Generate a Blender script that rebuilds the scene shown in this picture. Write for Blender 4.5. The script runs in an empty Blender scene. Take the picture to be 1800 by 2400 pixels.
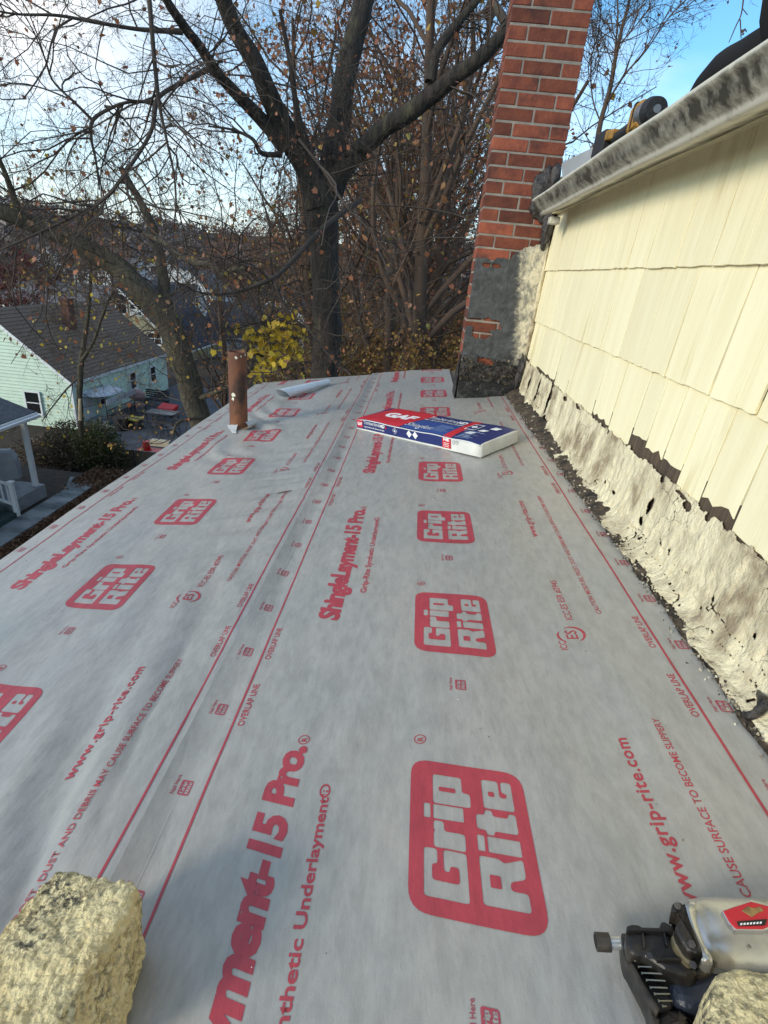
import bpy, bmesh, math, random
import numpy as np
from mathutils import Vector, Matrix

random.seed(7)
rng = np.random.default_rng(11)
S = bpy.context.scene
COL = S.collection
PI = math.pi

# ------------------------------------------------------------------ camera
F_PX = 1232.4
PITCH, YAW, ROLL = map(math.radians, (24.576, -1.5521, 5.7012))
TH = math.radians(9.3248)                      # slope of the low roof
CAM = np.array([0.0, 0.0, 0.89 / math.cos(TH)])
FW = np.array([math.sin(YAW) * math.cos(PITCH), math.cos(YAW) * math.cos(PITCH), -math.sin(PITCH)])
RT = np.cross(FW, [0, 0, 1]); RT /= np.linalg.norm(RT)
UP = np.cross(RT, FW)
CR = RT * math.cos(ROLL) + UP * math.sin(ROLL)
CU = -RT * math.sin(ROLL) + UP * math.cos(ROLL)

cam = bpy.data.cameras.new('camera')
cam.sensor_fit = 'VERTICAL'; cam.sensor_height = 36.0; cam.lens = F_PX / 2400 * 36.0
cam.clip_start = 0.02; cam.clip_end = 3000
co = bpy.data.objects.new('camera', cam); COL.objects.link(co)
M = Matrix(((CR[0], CU[0], -FW[0], CAM[0]), (CR[1], CU[1], -FW[1], CAM[1]), (CR[2], CU[2], -FW[2], CAM[2]), (0, 0, 0, 1)))
co.matrix_world = M
S.camera = co

# ------------------------------------------------------------------ light
SUN_DIR = Vector((0.74, 0.55, -0.33)).normalized()      # direction the light travels
sun = bpy.data.lights.new('sun', 'SUN'); sun.energy = 1.5; sun.angle = math.radians(16); sun.color = (1.0, 0.88, 0.70)
so = bpy.data.objects.new('sun', sun); COL.objects.link(so)
so.rotation_euler = SUN_DIR.to_track_quat('-Z', 'Y').to_euler()
W = bpy.data.worlds.new('World'); S.world = W; W.use_nodes = True
wn = W.node_tree; wn.nodes.clear()
def wnode(t, **k):
    n = wn.nodes.new(t)
    for a, b in k.items(): setattr(n, a, b)
    return n
sky = wnode('ShaderNodeTexSky', sky_type='NISHITA', sun_disc=False)
sky.sun_elevation = math.asin(-SUN_DIR.z)
sky.sun_rotation = math.atan2(-SUN_DIR.x, -SUN_DIR.y)
sky.air_density = 1.0; sky.dust_density = 0.4; sky.ozone_density = 1.6
tint = wnode('ShaderNodeMix', data_type='RGBA', blend_type='MULTIPLY'); tint.inputs[0].default_value = 1.0
tint.inputs[7].default_value = (0.62, 1.0, 1.16, 1)
bg = wnode('ShaderNodeBackground'); bg.inputs[1].default_value = 0.13
wo = wnode('ShaderNodeOutputWorld')
tcw = wnode('ShaderNodeTexCoord'); mp = wnode('ShaderNodeMapping'); mp.inputs['Scale'].default_value = (1, 1, 2.2)
nz = wnode('ShaderNodeTexNoise'); nz.inputs['Scale'].default_value = 1.6; nz.inputs['Detail'].default_value = 5; nz.inputs['Roughness'].default_value = 0.55
rp = wnode('ShaderNodeValToRGB'); rp.color_ramp.elements[0].position = 0.42; rp.color_ramp.elements[1].position = 0.74
cl = wnode('ShaderNodeMix', data_type='RGBA'); cl.inputs[7].default_value = (5.6, 5.75, 5.8, 1)
mp.inputs['Location'].default_value = (.35, 0.2, .1); wn.links.new(tcw.outputs['Generated'], mp.inputs[0]); wn.links.new(mp.outputs[0], nz.inputs['Vector']); wn.links.new(nz.outputs[0], rp.inputs[0])
wn.links.new(sky.outputs[0], tint.inputs[6]); wn.links.new(tint.outputs[2], cl.inputs[6])
spw = wnode('ShaderNodeSeparateXYZ'); wn.links.new(tcw.outputs['Generated'], spw.inputs[0])
hzr = wnode('ShaderNodeMapRange'); hzr.inputs[1].default_value = -.02; hzr.inputs[2].default_value = .30; hzr.inputs[3].default_value = .85; hzr.inputs[4].default_value = 0; wn.links.new(spw.outputs['Z'], hzr.inputs[0])
mxx = wnode('ShaderNodeMath', operation='MAXIMUM'); wn.links.new(hzr.outputs[0], mxx.inputs[0]); wn.links.new(rp.outputs[0], mxx.inputs[1]); wn.links.new(mxx.outputs[0], cl.inputs[0])
wn.links.new(cl.outputs[2], bg.inputs[0]); wn.links.new(bg.outputs[0], wo.inputs[0])

S.view_settings.view_transform = 'Standard'; S.view_settings.look = 'None'; S.view_settings.gamma = 1
S.view_settings.use_curve_mapping = False
S.view_settings.exposure = 0.84
S.render.engine = 'CYCLES'

# ------------------------------------------------------------------ projection helpers: photo pixel -> point on a real plane
def ray(u, v):
    x, y = (u - 900) / F_PX, -(v - 1200) / F_PX
    return CR * x + CU * y + FW
NR = np.array([-math.sin(TH), 0, math.cos(TH)])
def on_roof(u, v, off=0.0):
    D = ray(u, v); return CAM + D * ((off - CAM @ NR) / (D @ NR))
def on_x(u, v, x): D = ray(u, v); return CAM + D * ((x - CAM[0]) / D[0])
def on_y(u, v, y): D = ray(u, v); return CAM + D * ((y - CAM[1]) / D[1])
def on_z(u, v, z): D = ray(u, v); return CAM + D * ((z - CAM[2]) / D[2])
def zr(u0, v0, sc): return lambda a, b: (u0 + a / sc, v0 + b / sc)
q0 = zr(0, 0, 1.8433); q1 = zr(900, 0, 1.8433); q2 = zr(0, 500, 1.8433); q3 = zr(900, 500, 1.8433)
q4 = zr(0, 1000, 1.8433); q5 = zr(900, 1000, 1.8433); q6 = zr(0, 1700, 1.8433); q7 = zr(900, 1700, 1.8433)
hz = zr(0, 650, 3.318); gz = zr(0, 900, 4.74); kz = zr(200, 850, 5.53)

# ------------------------------------------------------------------ numpy noise
_perm = rng.random(65536).astype(np.float64)
def _h(ix, iy, iz): return _perm[(ix * 73856093 ^ iy * 19349663 ^ iz * 83492791) & 65535]
def vnoise(p):
    p = np.atleast_2d(np.asarray(p, float)); i = np.floor(p).astype(np.int64); f = p - i; f = f * f * (3 - 2 * f)
    r = 0
    for dx in (0, 1):
        for dy in (0, 1):
            for dz in (0, 1):
                w = (f[:, 0] if dx else 1 - f[:, 0]) * (f[:, 1] if dy else 1 - f[:, 1]) * (f[:, 2] if dz else 1 - f[:, 2])
                r = r + w * _h(i[:, 0] + dx, i[:, 1] + dy, i[:, 2] + dz)
    return r * 2 - 1
def fbm(p, oct=3):
    p = np.atleast_2d(np.asarray(p, float)); a = 1.0; s = 0; n = 0
    for k in range(oct): s = s + a * vnoise(p * 2 ** k + 17.3 * k); n += a; a *= .5
    return s / n

# ------------------------------------------------------------------ materials
MATS = {}
class NT:
    def __init__(s, m): s.t = m.node_tree; s.b = s.t.nodes['Principled BSDF']
    def n(s, t, **k):
        x = s.t.nodes.new(t)
        for a, b in k.items(): setattr(x, a, b)
        return x
    def l(s, a, b): s.t.links.new(a, b)
def mat(name, col=(.5, .5, .5), rough=.7, metal=0.0, col2=None, scale=8, detail=5, stretch=(1, 1, 1), lo=.35, hi=.65,
        bump=0.0, bscale=None, bdist=.01, coord='Object', spec=None, trans=0.0, rand=None, col3=None, scale3=3, lo3=.5, hi3=.62, bstretch=None):
    if name in MATS: return MATS[name]
    m = bpy.data.materials.new(name); m.use_nodes = True; t = NT(m); MATS[name] = m
    b = t.b; b.inputs['Roughness'].default_value = rough; b.inputs['Metallic'].default_value = metal
    if spec is not None: b.inputs['Specular IOR Level'].default_value = spec
    b.inputs['Base Color'].default_value = (*col, 1)
    if coord == 'World': tc = t.n('ShaderNodeNewGeometry').outputs['Position']
    else: tc = t.n('ShaderNodeTexCoord').outputs[coord]
    def nz(sc, st, det=detail):
        mp = t.n('ShaderNodeMapping'); mp.inputs['Scale'].default_value = st; t.l(tc, mp.inputs[0])
        z = t.n('ShaderNodeTexNoise'); z.inputs['Scale'].default_value = sc; z.inputs['Detail'].default_value = det; z.inputs['Roughness'].default_value = .6
        t.l(mp.outputs[0], z.inputs['Vector']); return z.outputs[0]
    out = None
    if col2 is not None:
        r = t.n('ShaderNodeMapRange'); r.inputs[1].default_value = lo; r.inputs[2].default_value = hi; t.l(nz(scale, stretch), r.inputs[0])
        mx = t.n('ShaderNodeMix', data_type='RGBA'); mx.inputs[6].default_value = (*col, 1); mx.inputs[7].default_value = (*col2, 1)
        t.l(r.outputs[0], mx.inputs[0]); out = mx.outputs[2]
    if col3 is not None:
        r = t.n('ShaderNodeMapRange'); r.inputs[1].default_value = lo3; r.inputs[2].default_value = hi3; t.l(nz(scale3, stretch), r.inputs[0])
        mx = t.n('ShaderNodeMix', data_type='RGBA'); mx.inputs[6].default_value = (*col, 1); mx.inputs[7].default_value = (*col3, 1)
        if out: t.l(out, mx.inputs[6])
        t.l(r.outputs[0], mx.inputs[0]); out = mx.outputs[2]
    if rand is not None:      # per object value shift
        oi = t.n('ShaderNodeObjectInfo'); h = t.n('ShaderNodeHueSaturation'); r = t.n('ShaderNodeMapRange')
        r.inputs[3].default_value = 1 - rand; r.inputs[4].default_value = 1 + rand
        t.l(oi.outputs['Random'], r.inputs[0]); t.l(r.outputs[0], h.inputs['Value'])
        h.inputs['Color'].default_value = (*col, 1)
        if out: t.l(out, h.inputs['Color'])
        out = h.outputs[0]
    if out: t.l(out, b.inputs['Base Color'])
    if bump:
        bp = t.n('ShaderNodeBump'); bp.inputs['Strength'].default_value = bump; bp.inputs['Distance'].default_value = bdist
        t.l(nz(bscale or scale * 3, bstretch or stretch, 6), bp.inputs['Height']); t.l(bp.outputs[0], b.inputs['Normal'])
    return m
def leafmat(name, cols, rough=.6, tl=.25):
    if name in MATS: return MATS[name]
    m = bpy.data.materials.new(name); m.use_nodes = True; t = NT(m); MATS[name] = m
    g = t.n('ShaderNodeNewGeometry'); r = t.n('ShaderNodeValToRGB'); e = r.color_ramp.elements
    e[0].color = (*cols[0], 1); e[1].color = (*cols[-1], 1); e[1].position = 1
    for k, c in enumerate(cols[1:-1]):
        x = e.new((k + 1) / (len(cols) - 1)); x.color = (*c, 1)
    t.l(g.outputs['Random Per Island'], r.inputs[0]); t.l(r.outputs[0], t.b.inputs['Base Color']); t.b.inputs['Roughness'].default_value = rough
    tr = t.n('ShaderNodeBsdfTranslucent'); t.l(r.outputs[0], tr.inputs[0]); mx = t.n('ShaderNodeMixShader'); mx.inputs[0].default_value = tl
    o = [n for n in t.t.nodes if n.type == 'OUTPUT_MATERIAL'][0]
    t.l(t.b.outputs[0], mx.inputs[1]); t.l(tr.outputs[0], mx.inputs[2]); t.l(mx.outputs[0], o.inputs[0])
    return m

# ------------------------------------------------------------------ object helpers
def tag(o, label=None, cat=None, group=None, kind=None):
    if label: o['label'] = label
    if cat: o['category'] = cat
    if group: o['group'] = group
    if kind: o['kind'] = kind
    return o
def link(name, me, m=None, parent=None, smooth=False):
    if m is not None: me.materials.append(m)
    o = bpy.data.objects.new(name, me); COL.objects.link(o)
    if parent is not None: o.parent = parent; o.matrix_parent_inverse = Matrix.Translation(-parent.location) if parent.rotation_euler.x == parent.rotation_euler.y == parent.rotation_euler.z == 0 and not parent.parent else Matrix()
    if smooth: me.shade_smooth()
    return o
def empty(name, loc, label, cat, group=None):
    o = bpy.data.objects.new(name, None); COL.objects.link(o); o.location = loc; o.empty_display_size = .1
    return tag(o, label, cat, group)
def pymesh(name, v, f):
    me = bpy.data.meshes.new(name); me.from_pydata([tuple(map(float, a)) for a in v], [], f); me.update(); return me
def npmesh(name, V, Fq):
    """V (n,3), Fq (m,k) all faces of k corners"""
    V = np.ascontiguousarray(V, np.float32); Fq = np.ascontiguousarray(Fq, np.int32); me = bpy.data.meshes.new(name)
    k = Fq.shape[1]; me.vertices.add(len(V)); me.vertices.foreach_set('co', V.ravel())
    me.loops.add(Fq.size); me.loops.foreach_set('vertex_index', Fq.ravel())
    me.polygons.add(len(Fq)); me.polygons.foreach_set('loop_start', np.arange(0, Fq.size, k, dtype=np.int32))
    me.update(calc_edges=True); me.validate(); return me
class MB:
    def __init__(s): s.bm = bmesh.new()
    def box(s, x0, x1, y0, y1, z0, z1, bev=0.0, T=None, seg=1):
        c = Vector(((x0 + x1) / 2, (y0 + y1) / 2, (z0 + z1) / 2))
        mtx = Matrix.Translation(c) @ Matrix.Diagonal((x1 - x0, y1 - y0, z1 - z0, 1))
        r = bmesh.ops.create_cube(s.bm, size=1, matrix=(T @ mtx) if T is not None else mtx)
        if bev > 0:
            ed = list({e for v in r['verts'] for e in v.link_edges})
            bmesh.ops.bevel(s.bm, geom=ed, offset=bev, segments=seg, affect='EDGES', profile=.5)
        return s
    def cyl(s, a, b, r, r2=None, n=12, cap=True):
        a = Vector(a); b = Vector(b); d = b - a
        q = d.to_track_quat('Z', 'Y').to_matrix().to_4x4()
        bmesh.ops.create_cone(s.bm, cap_ends=cap, segments=n, radius1=r, radius2=r if r2 is None else r2, depth=d.length, matrix=Matrix.Translation((a + b) / 2) @ q)
        return s
    def prism(s, pts, n, bev=0.0, seg=1):
        """pts: closed outline (3d), extruded by vector n"""
        n = Vector(n); vb = [s.bm.verts.new(p) for p in pts]; vt = [s.bm.verts.new(Vector(p) + n) for p in pts]
        k = len(pts); fs = [s.bm.faces.new(vb[::-1]), s.bm.faces.new(vt)]
        for i in range(k): fs.append(s.bm.faces.new((vb[i], vb[(i + 1) % k], vt[(i + 1) % k], vt[i])))
        bmesh.ops.recalc_face_normals(s.bm, faces=fs)
        if bev > 0:
            ed = list({e for f in fs for e in f.edges})
            bmesh.ops.bevel(s.bm, geom=ed, offset=bev, segments=seg, affect='EDGES', profile=.5)
        return s
    def quad(s, *p):
        s.bm.faces.new([s.bm.verts.new(Vector(a)) for a in p]); return s
    def build(s, name, m, parent=None, smooth=False):
        me = bpy.data.meshes.new(name); s.bm.to_mesh(me); s.bm.free(); return link(name, me, m, parent, smooth)

def tube_batch(P, Rr, sides=3):
    """P (N,K,3), Rr (N,K) -> verts, quads"""
    N, K, _ = P.shape
    T = np.empty_like(P); T[:, 1:-1] = P[:, 2:] - P[:, :-2]; T[:, 0] = P[:, 1] - P[:, 0]; T[:, -1] = P[:, -1] - P[:, -2]
    T /= np.linalg.norm(T, axis=2, keepdims=True) + 1e-9
    ref = np.zeros_like(T); ref[..., 0] = .36; ref[..., 1] = .48; ref[..., 2] = .8
    mean = T.mean(1, keepdims=True); flip = np.abs((mean * ref).sum(2, keepdims=True)) > .8
    ref = np.where(flip, np.array([.9, -.4, .1]), ref)
    A = np.cross(T, ref); A /= np.linalg.norm(A, axis=2, keepdims=True) + 1e-9; B = np.cross(T, A)
    an = np.arange(sides) / sides * 2 * PI
    V = P[:, :, None] + Rr[:, :, None, None] * (A[:, :, None] * np.cos(an)[None, None, :, None] + B[:, :, None] * np.sin(an)[None, None, :, None])
    base = (np.arange(N) * K * sides)[:, None, None] + (np.arange(K - 1) * sides)[None, :, None] + np.arange(sides)[None, None, :]
    nx = (np.arange(N) * K * sides)[:, None, None] + (np.arange(K - 1) * sides)[None, :, None] + ((np.arange(sides) + 1) % sides)[None, None, :]
    Fq = np.stack([base, nx, nx + sides, base + sides], -1).reshape(-1, 4)
    return V.reshape(-1, 3), Fq
def merge(parts):
    V = []; Fs = []; o = 0
    for v, f in parts: V.append(v); Fs.append(f + o); o += len(v)
    return np.concatenate(V), np.concatenate(Fs)
def catmull(pts, rad, n):
    pts = np.asarray(pts, float); rad = np.asarray(rad, float); k = len(pts)
    e = np.vstack([2 * pts[0] - pts[1], pts, 2 * pts[-1] - pts[-2]]); er = np.concatenate([[rad[0]], rad, [rad[-1]]])
    t = np.linspace(0, k - 1 - 1e-6, n); i = t.astype(int); f = (t - i)[:, None]
    p0, p1, p2, p3 = e[i], e[i + 1], e[i + 2], e[i + 3]
    P = .5 * (2 * p1 + (p2 - p0) * f + (2 * p0 - 5 * p1 + 4 * p2 - p3) * f ** 2 + (3 * p1 - p0 - 3 * p2 + p3) * f ** 3)
    R = er[i + 1] * (1 - f[:, 0]) + er[i + 2] * f[:, 0]
    return P, R
def unit(a): return a / (np.linalg.norm(a, axis=-1, keepdims=True) + 1e-9)
def grow(P0, D0, L, r0, K=5, wig=.25, lift=0.0, tip=.35):
    """curved branches from points P0 along D0"""
    N = len(P0); P = np.empty((N, K, 3)); P[:, 0] = P0; D = unit(D0.copy())
    for k in range(1, K):
        D = unit(D + rng.normal(0, wig, (N, 3)) + np.array([0, 0, lift]))
        P[:, k] = P[:, k - 1] + D * (L / (K - 1))[:, None]
    R = r0[:, None] * np.linspace(1, tip, K)[None]
    return P, R
def kids(P, R, n, ang=(.5, 1.1), lf=(.35, .6), tmin=.2, L=None, rf=.55, up=0.0):
    """n children per branch"""
    N, K, _ = P.shape; idx = np.repeat(np.arange(N), n); t = rng.uniform(tmin, 1, len(idx)) * (K - 1 - 1e-4); i = t.astype(int); f = (t - i)[:, None]
    p = P[idx, i] * (1 - f) + P[idx, i + 1] * f; d = unit(P[idx, i + 1] - P[idx, i]); r = R[idx, i] * (1 - f[:, 0]) + R[idx, i + 1] * f[:, 0]
    side = unit(np.cross(d, rng.normal(0, 1, d.shape))); a = rng.uniform(*ang, len(idx))[:, None]
    D = d * np.cos(a) + side * np.sin(a) + np.array([0, 0, up])
    ln = np.linalg.norm(np.diff(P, axis=1), axis=2).sum(1)[idx] * rng.uniform(*lf, len(idx)) * (1 - .45 * t / (K - 1))
    return p, D, ln, np.maximum(r * rf, .0012)
LEAF_Q = np.array([[0, 0, 0], [.5, .42, .12], [1, 0, -.05], [.5, -.42, .12]])
a_ = np.array([(0, 0), (.05, .1), (-.05, .42), (.25, .3), (.38, .52), (.55, .3), (.62, .32), (.95, 0), (.62, -.32), (.55, -.3), (.38, -.52), (.25, -.3), (-.05, -.42), (.05, -.1)])
MAPLE = np.column_stack([a_, -.35 * (a_[:, 1] ** 2)])
def leaves(P, size, template=LEAF_Q, droop=.5):
    N = len(P); d = rng.normal(0, 1, (N, 3)); d[:, 2] -= droop; d = unit(d); s = unit(np.cross(d, rng.normal(0, 1, (N, 3)))); n = np.cross(d, s)
    sz = size * rng.uniform(.6, 1.25, N)
    V = P[:, None] + sz[:, None, None] * (template[None, :, 0:1] * d[:, None] + template[None, :, 1:2] * s[:, None] + template[None, :, 2:3] * n[:, None])
    k = len(template); return V.reshape(-1, 3), np.arange(N * k).reshape(N, k)

# =================================================================== LARGE STRUCTURE
WALL_X = 0.83
# ---- low roof deck under the underlayment
m_wood_dark = mat('old wood', (.09, .06, .04), .9, col2=(.16, .11, .07), scale=6, stretch=(1, 8, 8), bump=.6, bdist=.004)
m_plaster = mat('lower wall paint', (.62, .55, .36), .8, col2=(.5, .44, .3), scale=3)
er = empty('low_roof', (-.4, 2.0, -.1), 'low sloping roof deck covered with grey printed underlayment beside the yellow wall', 'roof')
tn = math.tan(TH)
def slab(mb, x0, x1, y0, y1, t, b):
    vs = [(x0, y0, x0 * tn - b), (x1, y0, x1 * tn - b), (x1, y1, x1 * tn - b), (x0, y1, x0 * tn - b)]
    mb.prism(vs, (0, 0, b - t))
mb = MB(); slab(mb, -1.5, .825, -1.6, 5.40, .012, .05); mb.build('deck', m_wood_dark, er)
mb = MB(); mb.box(-1.525, -1.50, -1.6, 5.43, -.40, -.264); mb.box(-1.5, .82, 5.4, 5.425, -.4, -.28); mb.build('fascia', mat('white trim paint', (.75, .75, .72), .5), er)
mb = MB(); mb.box(-1.35, .80, -1.4, 5.25, -8.4, -.28); mb.build('lower_wall', m_plaster, er)

# ---- wrinkle height field shared by sheets and their print
def ridge(x, c, w): return np.exp(-((x - c) / w) ** 2)
def Hf(x, y, sheet):
    p = np.column_stack([x, y, np.zeros_like(x)])
    n1 = vnoise(p * [2.2, 1.3, 1]) * .0050 + vnoise(p * [5.5, 2.2, 1] + 31) * .0024 + vnoise(p * [13, 4, 1] + 61) * .0008 - np.abs(vnoise(p * [7, 3, 1] + 91 + vnoise(p * 4)[:, None])) ** .6 * .0022
    if sheet == 1:
        # slack wrinkles: long creases running with the sheet plus a few diagonal ones
        a = (x + .55) * .93 + (y - .9) * .25
        c = np.sin((x * 34 + y * 9 + vnoise(p * 3) * 3.2)) * ridge(x, -.62, .16) * ridge(y, .75, .75) * .0075
        c += np.sin((y * 34 - x * 16 + vnoise(p * 2.5 + 9) * 2.5)) * ridge(x, -.60, .13) * ridge(y, 2.2, .8) * .0048
        c += np.sin((y * 19 + x * 22 + vnoise(p * 3 + 4) * 3)) * ridge(x, -1.05, .22) * ridge(y, 3.5, .9) * .0065
        c += np.sin((x * 26 + vnoise(p * [3, 1, 1] + 12) * 3)) * ridge(x, -1.1, .3) * ridge(y, 1.6, 1.3) * .0032
        q = (x * 66 + y * 13 + vnoise(p * [3.5, 1.6, 1] + 15) * 9) / (2 * PI); cr = np.abs((q % 1) - .5) * 2
        c -= (1 - np.clip(cr * 1.35, 0, 1)) ** 2 * ridge(x, -.66, .22) * ridge(y, .7, .8) * .013 * np.clip(.45 + vnoise(p * [4, 2, 1] + 8), 0, 1)
        q = (y * 55 - x * 22 + vnoise(p * [3, 3, 1] + 25) * 4) / (2 * PI); cr = np.abs((q % 1) - .5) * 2
        c -= (1 - np.clip(cr * 1.35, 0, 1)) ** 2 * ridge(x, -.60, .14) * ridge(y, 2.1, .8) * .0080 * np.clip(.45 + vnoise(p * 4 + 3), 0, 1)
        return n1 + c + .002
    e = np.clip((x + .404) / .06, 0, 1)
    lift = .0095 * (1 - e) ** 2 - .0035 * np.exp(-((x + .345) / .03) ** 2)
    c = np.sin(x * 30 + y * 5 + vnoise(p * [3, 1, 1] + 50) * 3) * ridge(x, -.36, .05) * .0026
    c += np.sin((x * 28 - y * 20 + vnoise(p * 4) * 2)) * ridge(x, -.03, .10) * ridge(y, .88, .13) * .0062
    c += np.sin((x * 20 + y * 4 + vnoise(p * 2) * 2)) * ridge(x, .52, .14) * ridge(y, .85, .5) * .0050
    return n1 + c + lift + .0055
def roof_pt(x, y, h): return np.column_stack([x - h * math.sin(TH), y, x * tn + h * math.cos(TH)])

# underlayment sheet material: fine weave, mottled grey
def sheet_mat(name, col, printed):
    m = bpy.data.materials.new(name); m.use_nodes = True; t = NT(m)
    g = t.n('ShaderNodeNewGeometry').outputs['Position']
    def nz(sc, st, det=4, ro=.6):
        mp = t.n('ShaderNodeMapping'); mp.inputs['Scale'].default_value = st; t.l(g, mp.inputs[0])
        z = t.n('ShaderNodeTexNoise'); z.inputs['Scale'].default_value = sc; z.inputs['Detail'].default_value = det; z.inputs['Roughness'].default_value = ro
        t.l(mp.outputs[0], z.inputs['Vector']); return z.outputs[0]
    mx = t.n('ShaderNodeMix', data_type='RGBA'); c2 = tuple(c * .80 for c in col)
    mx.inputs[6].default_value = (*col, 1); mx.inputs[7].default_value = (*c2, 1)
    r = t.n('ShaderNodeMapRange'); r.inputs[1].default_value = .38; r.inputs[2].default_value = .66; t.l(nz(26, (1.6, .6, 1), 6, .7), r.inputs[0]); t.l(r.outputs[0], mx.inputs[0])
    mx2 = t.n('ShaderNodeMix', data_type='RGBA', blend_type='MULTIPLY'); r2 = t.n('ShaderNodeValToRGB')
    r2.color_ramp.elements[0].color = (.86, .89, .91, 1); r2.color_ramp.elements[0].position = .35; r2.color_ramp.elements[1].color = (1.04, 1.0, .97, 1); r2.color_ramp.elements[1].position = .65
    t.l(nz(1.7, (1, .7, 1), 4), r2.inputs[0]); mx2.inputs[0].default_value = 1; t.l(mx.outputs[2], mx2.inputs[6]); t.l(r2.outputs[0], mx2.inputs[7])
    # woven threads
    w1 = t.n('ShaderNodeTexWave', wave_type='BANDS', bands_direction='X'); w1.inputs['Scale'].default_value = 95; w1.inputs['Distortion'].default_value = 1.2; t.l(g, w1.inputs['Vector'])
    w2 = t.n('ShaderNodeTexWave', wave_type='BANDS', bands_direction='Y'); w2.inputs['Scale'].default_value = 95; w2.inputs['Distortion'].default_value = 1.2; t.l(g, w2.inputs['Vector'])
    ad = t.n('ShaderNodeMath', operation='ADD'); t.l(w1.outputs['Fac'], ad.inputs[0]); t.l(w2.outputs['Fac'], ad.inputs[1])
    r4 = t.n('ShaderNodeMapRange'); r4.inputs[2].default_value = 2; r4.inputs[3].default_value = .996; r4.inputs[4].default_value = 1.004; t.l(ad.outputs[0], r4.inputs[0])
    hv = t.n('ShaderNodeHueSaturation'); t.l(mx2.outputs[2], hv.inputs['Color']); t.l(r4.outputs[0], hv.inputs['Value'])
    t.l(hv.outputs[0], t.b.inputs['Base Color']); t.b.inputs['Roughness'].default_value = .34 if not printed else .5
    bp = t.n('ShaderNodeBump'); bp.inputs['Strength'].default_value = .35; bp.inputs['Distance'].default_value = .0008
    bp2 = t.n('ShaderNodeBump'); bp2.inputs['Strength'].default_value = .6; bp2.inputs['Distance'].default_value = .008
    t.l(nz(420, (1, 1, 1), 2), bp.inputs['Height']); t.l(nz(9, (1.5, .45, 1), 5, .55), bp2.inputs['Height']); t.l(bp2.outputs[0], bp.inputs['Normal']); t.l(bp.outputs[0], t.b.inputs['Normal'])
    return m
m_sheet = sheet_mat('grey woven underlayment', (.385, .370, .340), False)
m_print = sheet_mat('red print', (.44, .052, .070), True)
m_print_dark = sheet_mat('dark red print', (.40, .06, .085), True)

def far_edge(x): return np.interp(x, [-1.62, -.37, -.369, .43, .85], [5.30, 5.45, 5.50, 5.43, 5.43])
def make_sheet(x0, x1, sheet, name, label):
    nx = int((x1 - x0) / .0095); ny = 740
    X = np.linspace(x0, x1, nx + 1); T = np.linspace(0, 1, ny + 1)
    xx, tt = np.meshgrid(X, T); yy = -1.6 + (far_edge(xx) + 1.6) * tt
    x = xx.ravel(); y = yy.ravel()
    if sheet == 1:
        k = np.clip(((-1.45) - x) / .08, 0, 1); x = x - k * .012 * (y - 1.7)
    h = Hf(x, y, sheet)
    V = roof_pt(x, y, h)
    if sheet == 1:   # drooping free edge
        V[:, 2] -= .012 * np.clip((-1.49 - x) / .03, 0, 1) ** 2
    i = np.arange(nx + 1)[None, :-1] + (np.arange(ny) * (nx + 1))[:, None]
    Fq = np.stack([i, i + 1, i + nx + 2, i + nx + 1], -1).reshape(-1, 4)
    if sheet == 2:   # leave out what the chimney stands on
        c = V[Fq].mean(1); keep = ~((c[:, 0] > .36) & (c[:, 1] > 4.10)); Fq = Fq[keep]
    me = npmesh(name, V, Fq); o = link(name, me, m_sheet, None, True)
    return tag(o, label, 'underlayment')
sheet1 = make_sheet(-1.53, -.36, 1, 'underlayment_sheet', 'grey printed underlayment sheet on the lower left side, around the rusty pipe')
sheet2 = make_sheet(-.404, .80, 2, 'underlayment_sheet', 'grey printed underlayment sheet overlapping on the right, beside the yellow wall')

# ---- print: outlines as 2D filled curves, turned to meshes, cut on a fine grid, laid on the wrinkles
def rounded(pts, r, n=3):
    out = []; k = len(pts)
    for i in range(k):
        p = np.array(pts[i], float); a = np.array(pts[i - 1], float) - p; b = np.array(pts[(i + 1) % k], float) - p
        ra = min(r, np.linalg.norm(a) * .45); rb = min(r, np.linalg.norm(b) * .45); pa = p + a / np.linalg.norm(a) * ra; pb = p + b / np.linalg.norm(b) * rb
        for t in np.linspace(0, 1, n + 1): out.append(tuple((1 - t) ** 2 * pa + 2 * t * (1 - t) * p + t * t * pb))
    return out
def curve_mesh(polys):
    c = bpy.data.curves.new('c', 'CURVE'); c.dimensions = '2D'; c.fill_mode = 'BOTH'
    for pl in polys:
        s = c.splines.new('POLY'); s.points.add(len(pl) - 1); s.use_cyclic_u = True
        for q, p in zip(s.points, pl): q.co = (p[0], p[1], 0, 1)
    o = bpy.data.objects.new('c', c); COL.objects.link(o); dg = bpy.context.evaluated_depsgraph_get()
    me = bpy.data.meshes.new_from_object(o.evaluated_get(dg)); bpy.data.objects.remove(o); bpy.data.curves.remove(c); return me
def text_mesh(txt, length=None, height=None, bold=0.0, shear=0.0, spacing=1.0):
    c = bpy.data.curves.new('t', 'FONT'); c.body = txt; c.size = 1; c.offset = bold; c.shear = shear; c.space_character = spacing; c.resolution_u = 3; c.fill_mode = 'BOTH'
    o = bpy.data.objects.new('t', c); COL.objects.link(o); dg = bpy.context.evaluated_depsgraph_get()
    me = bpy.data.meshes.new_from_object(o.evaluated_get(dg)); bpy.data.objects.remove(o); bpy.data.curves.remove(c)
    v = np.empty(len(me.vertices) * 3, np.float32); me.vertices.foreach_get('co', v); v = v.reshape(-1, 3)
    cap = .73 + bold * 2; v[:, 0] -= v[:, 0].min()
    if length: v[:, 0] *= length / max(v[:, 0].max(), 1e-6)
    if height: v[:, 1] *= height / cap
    me.vertices.foreach_set('co', v.ravel()); return me
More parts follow.
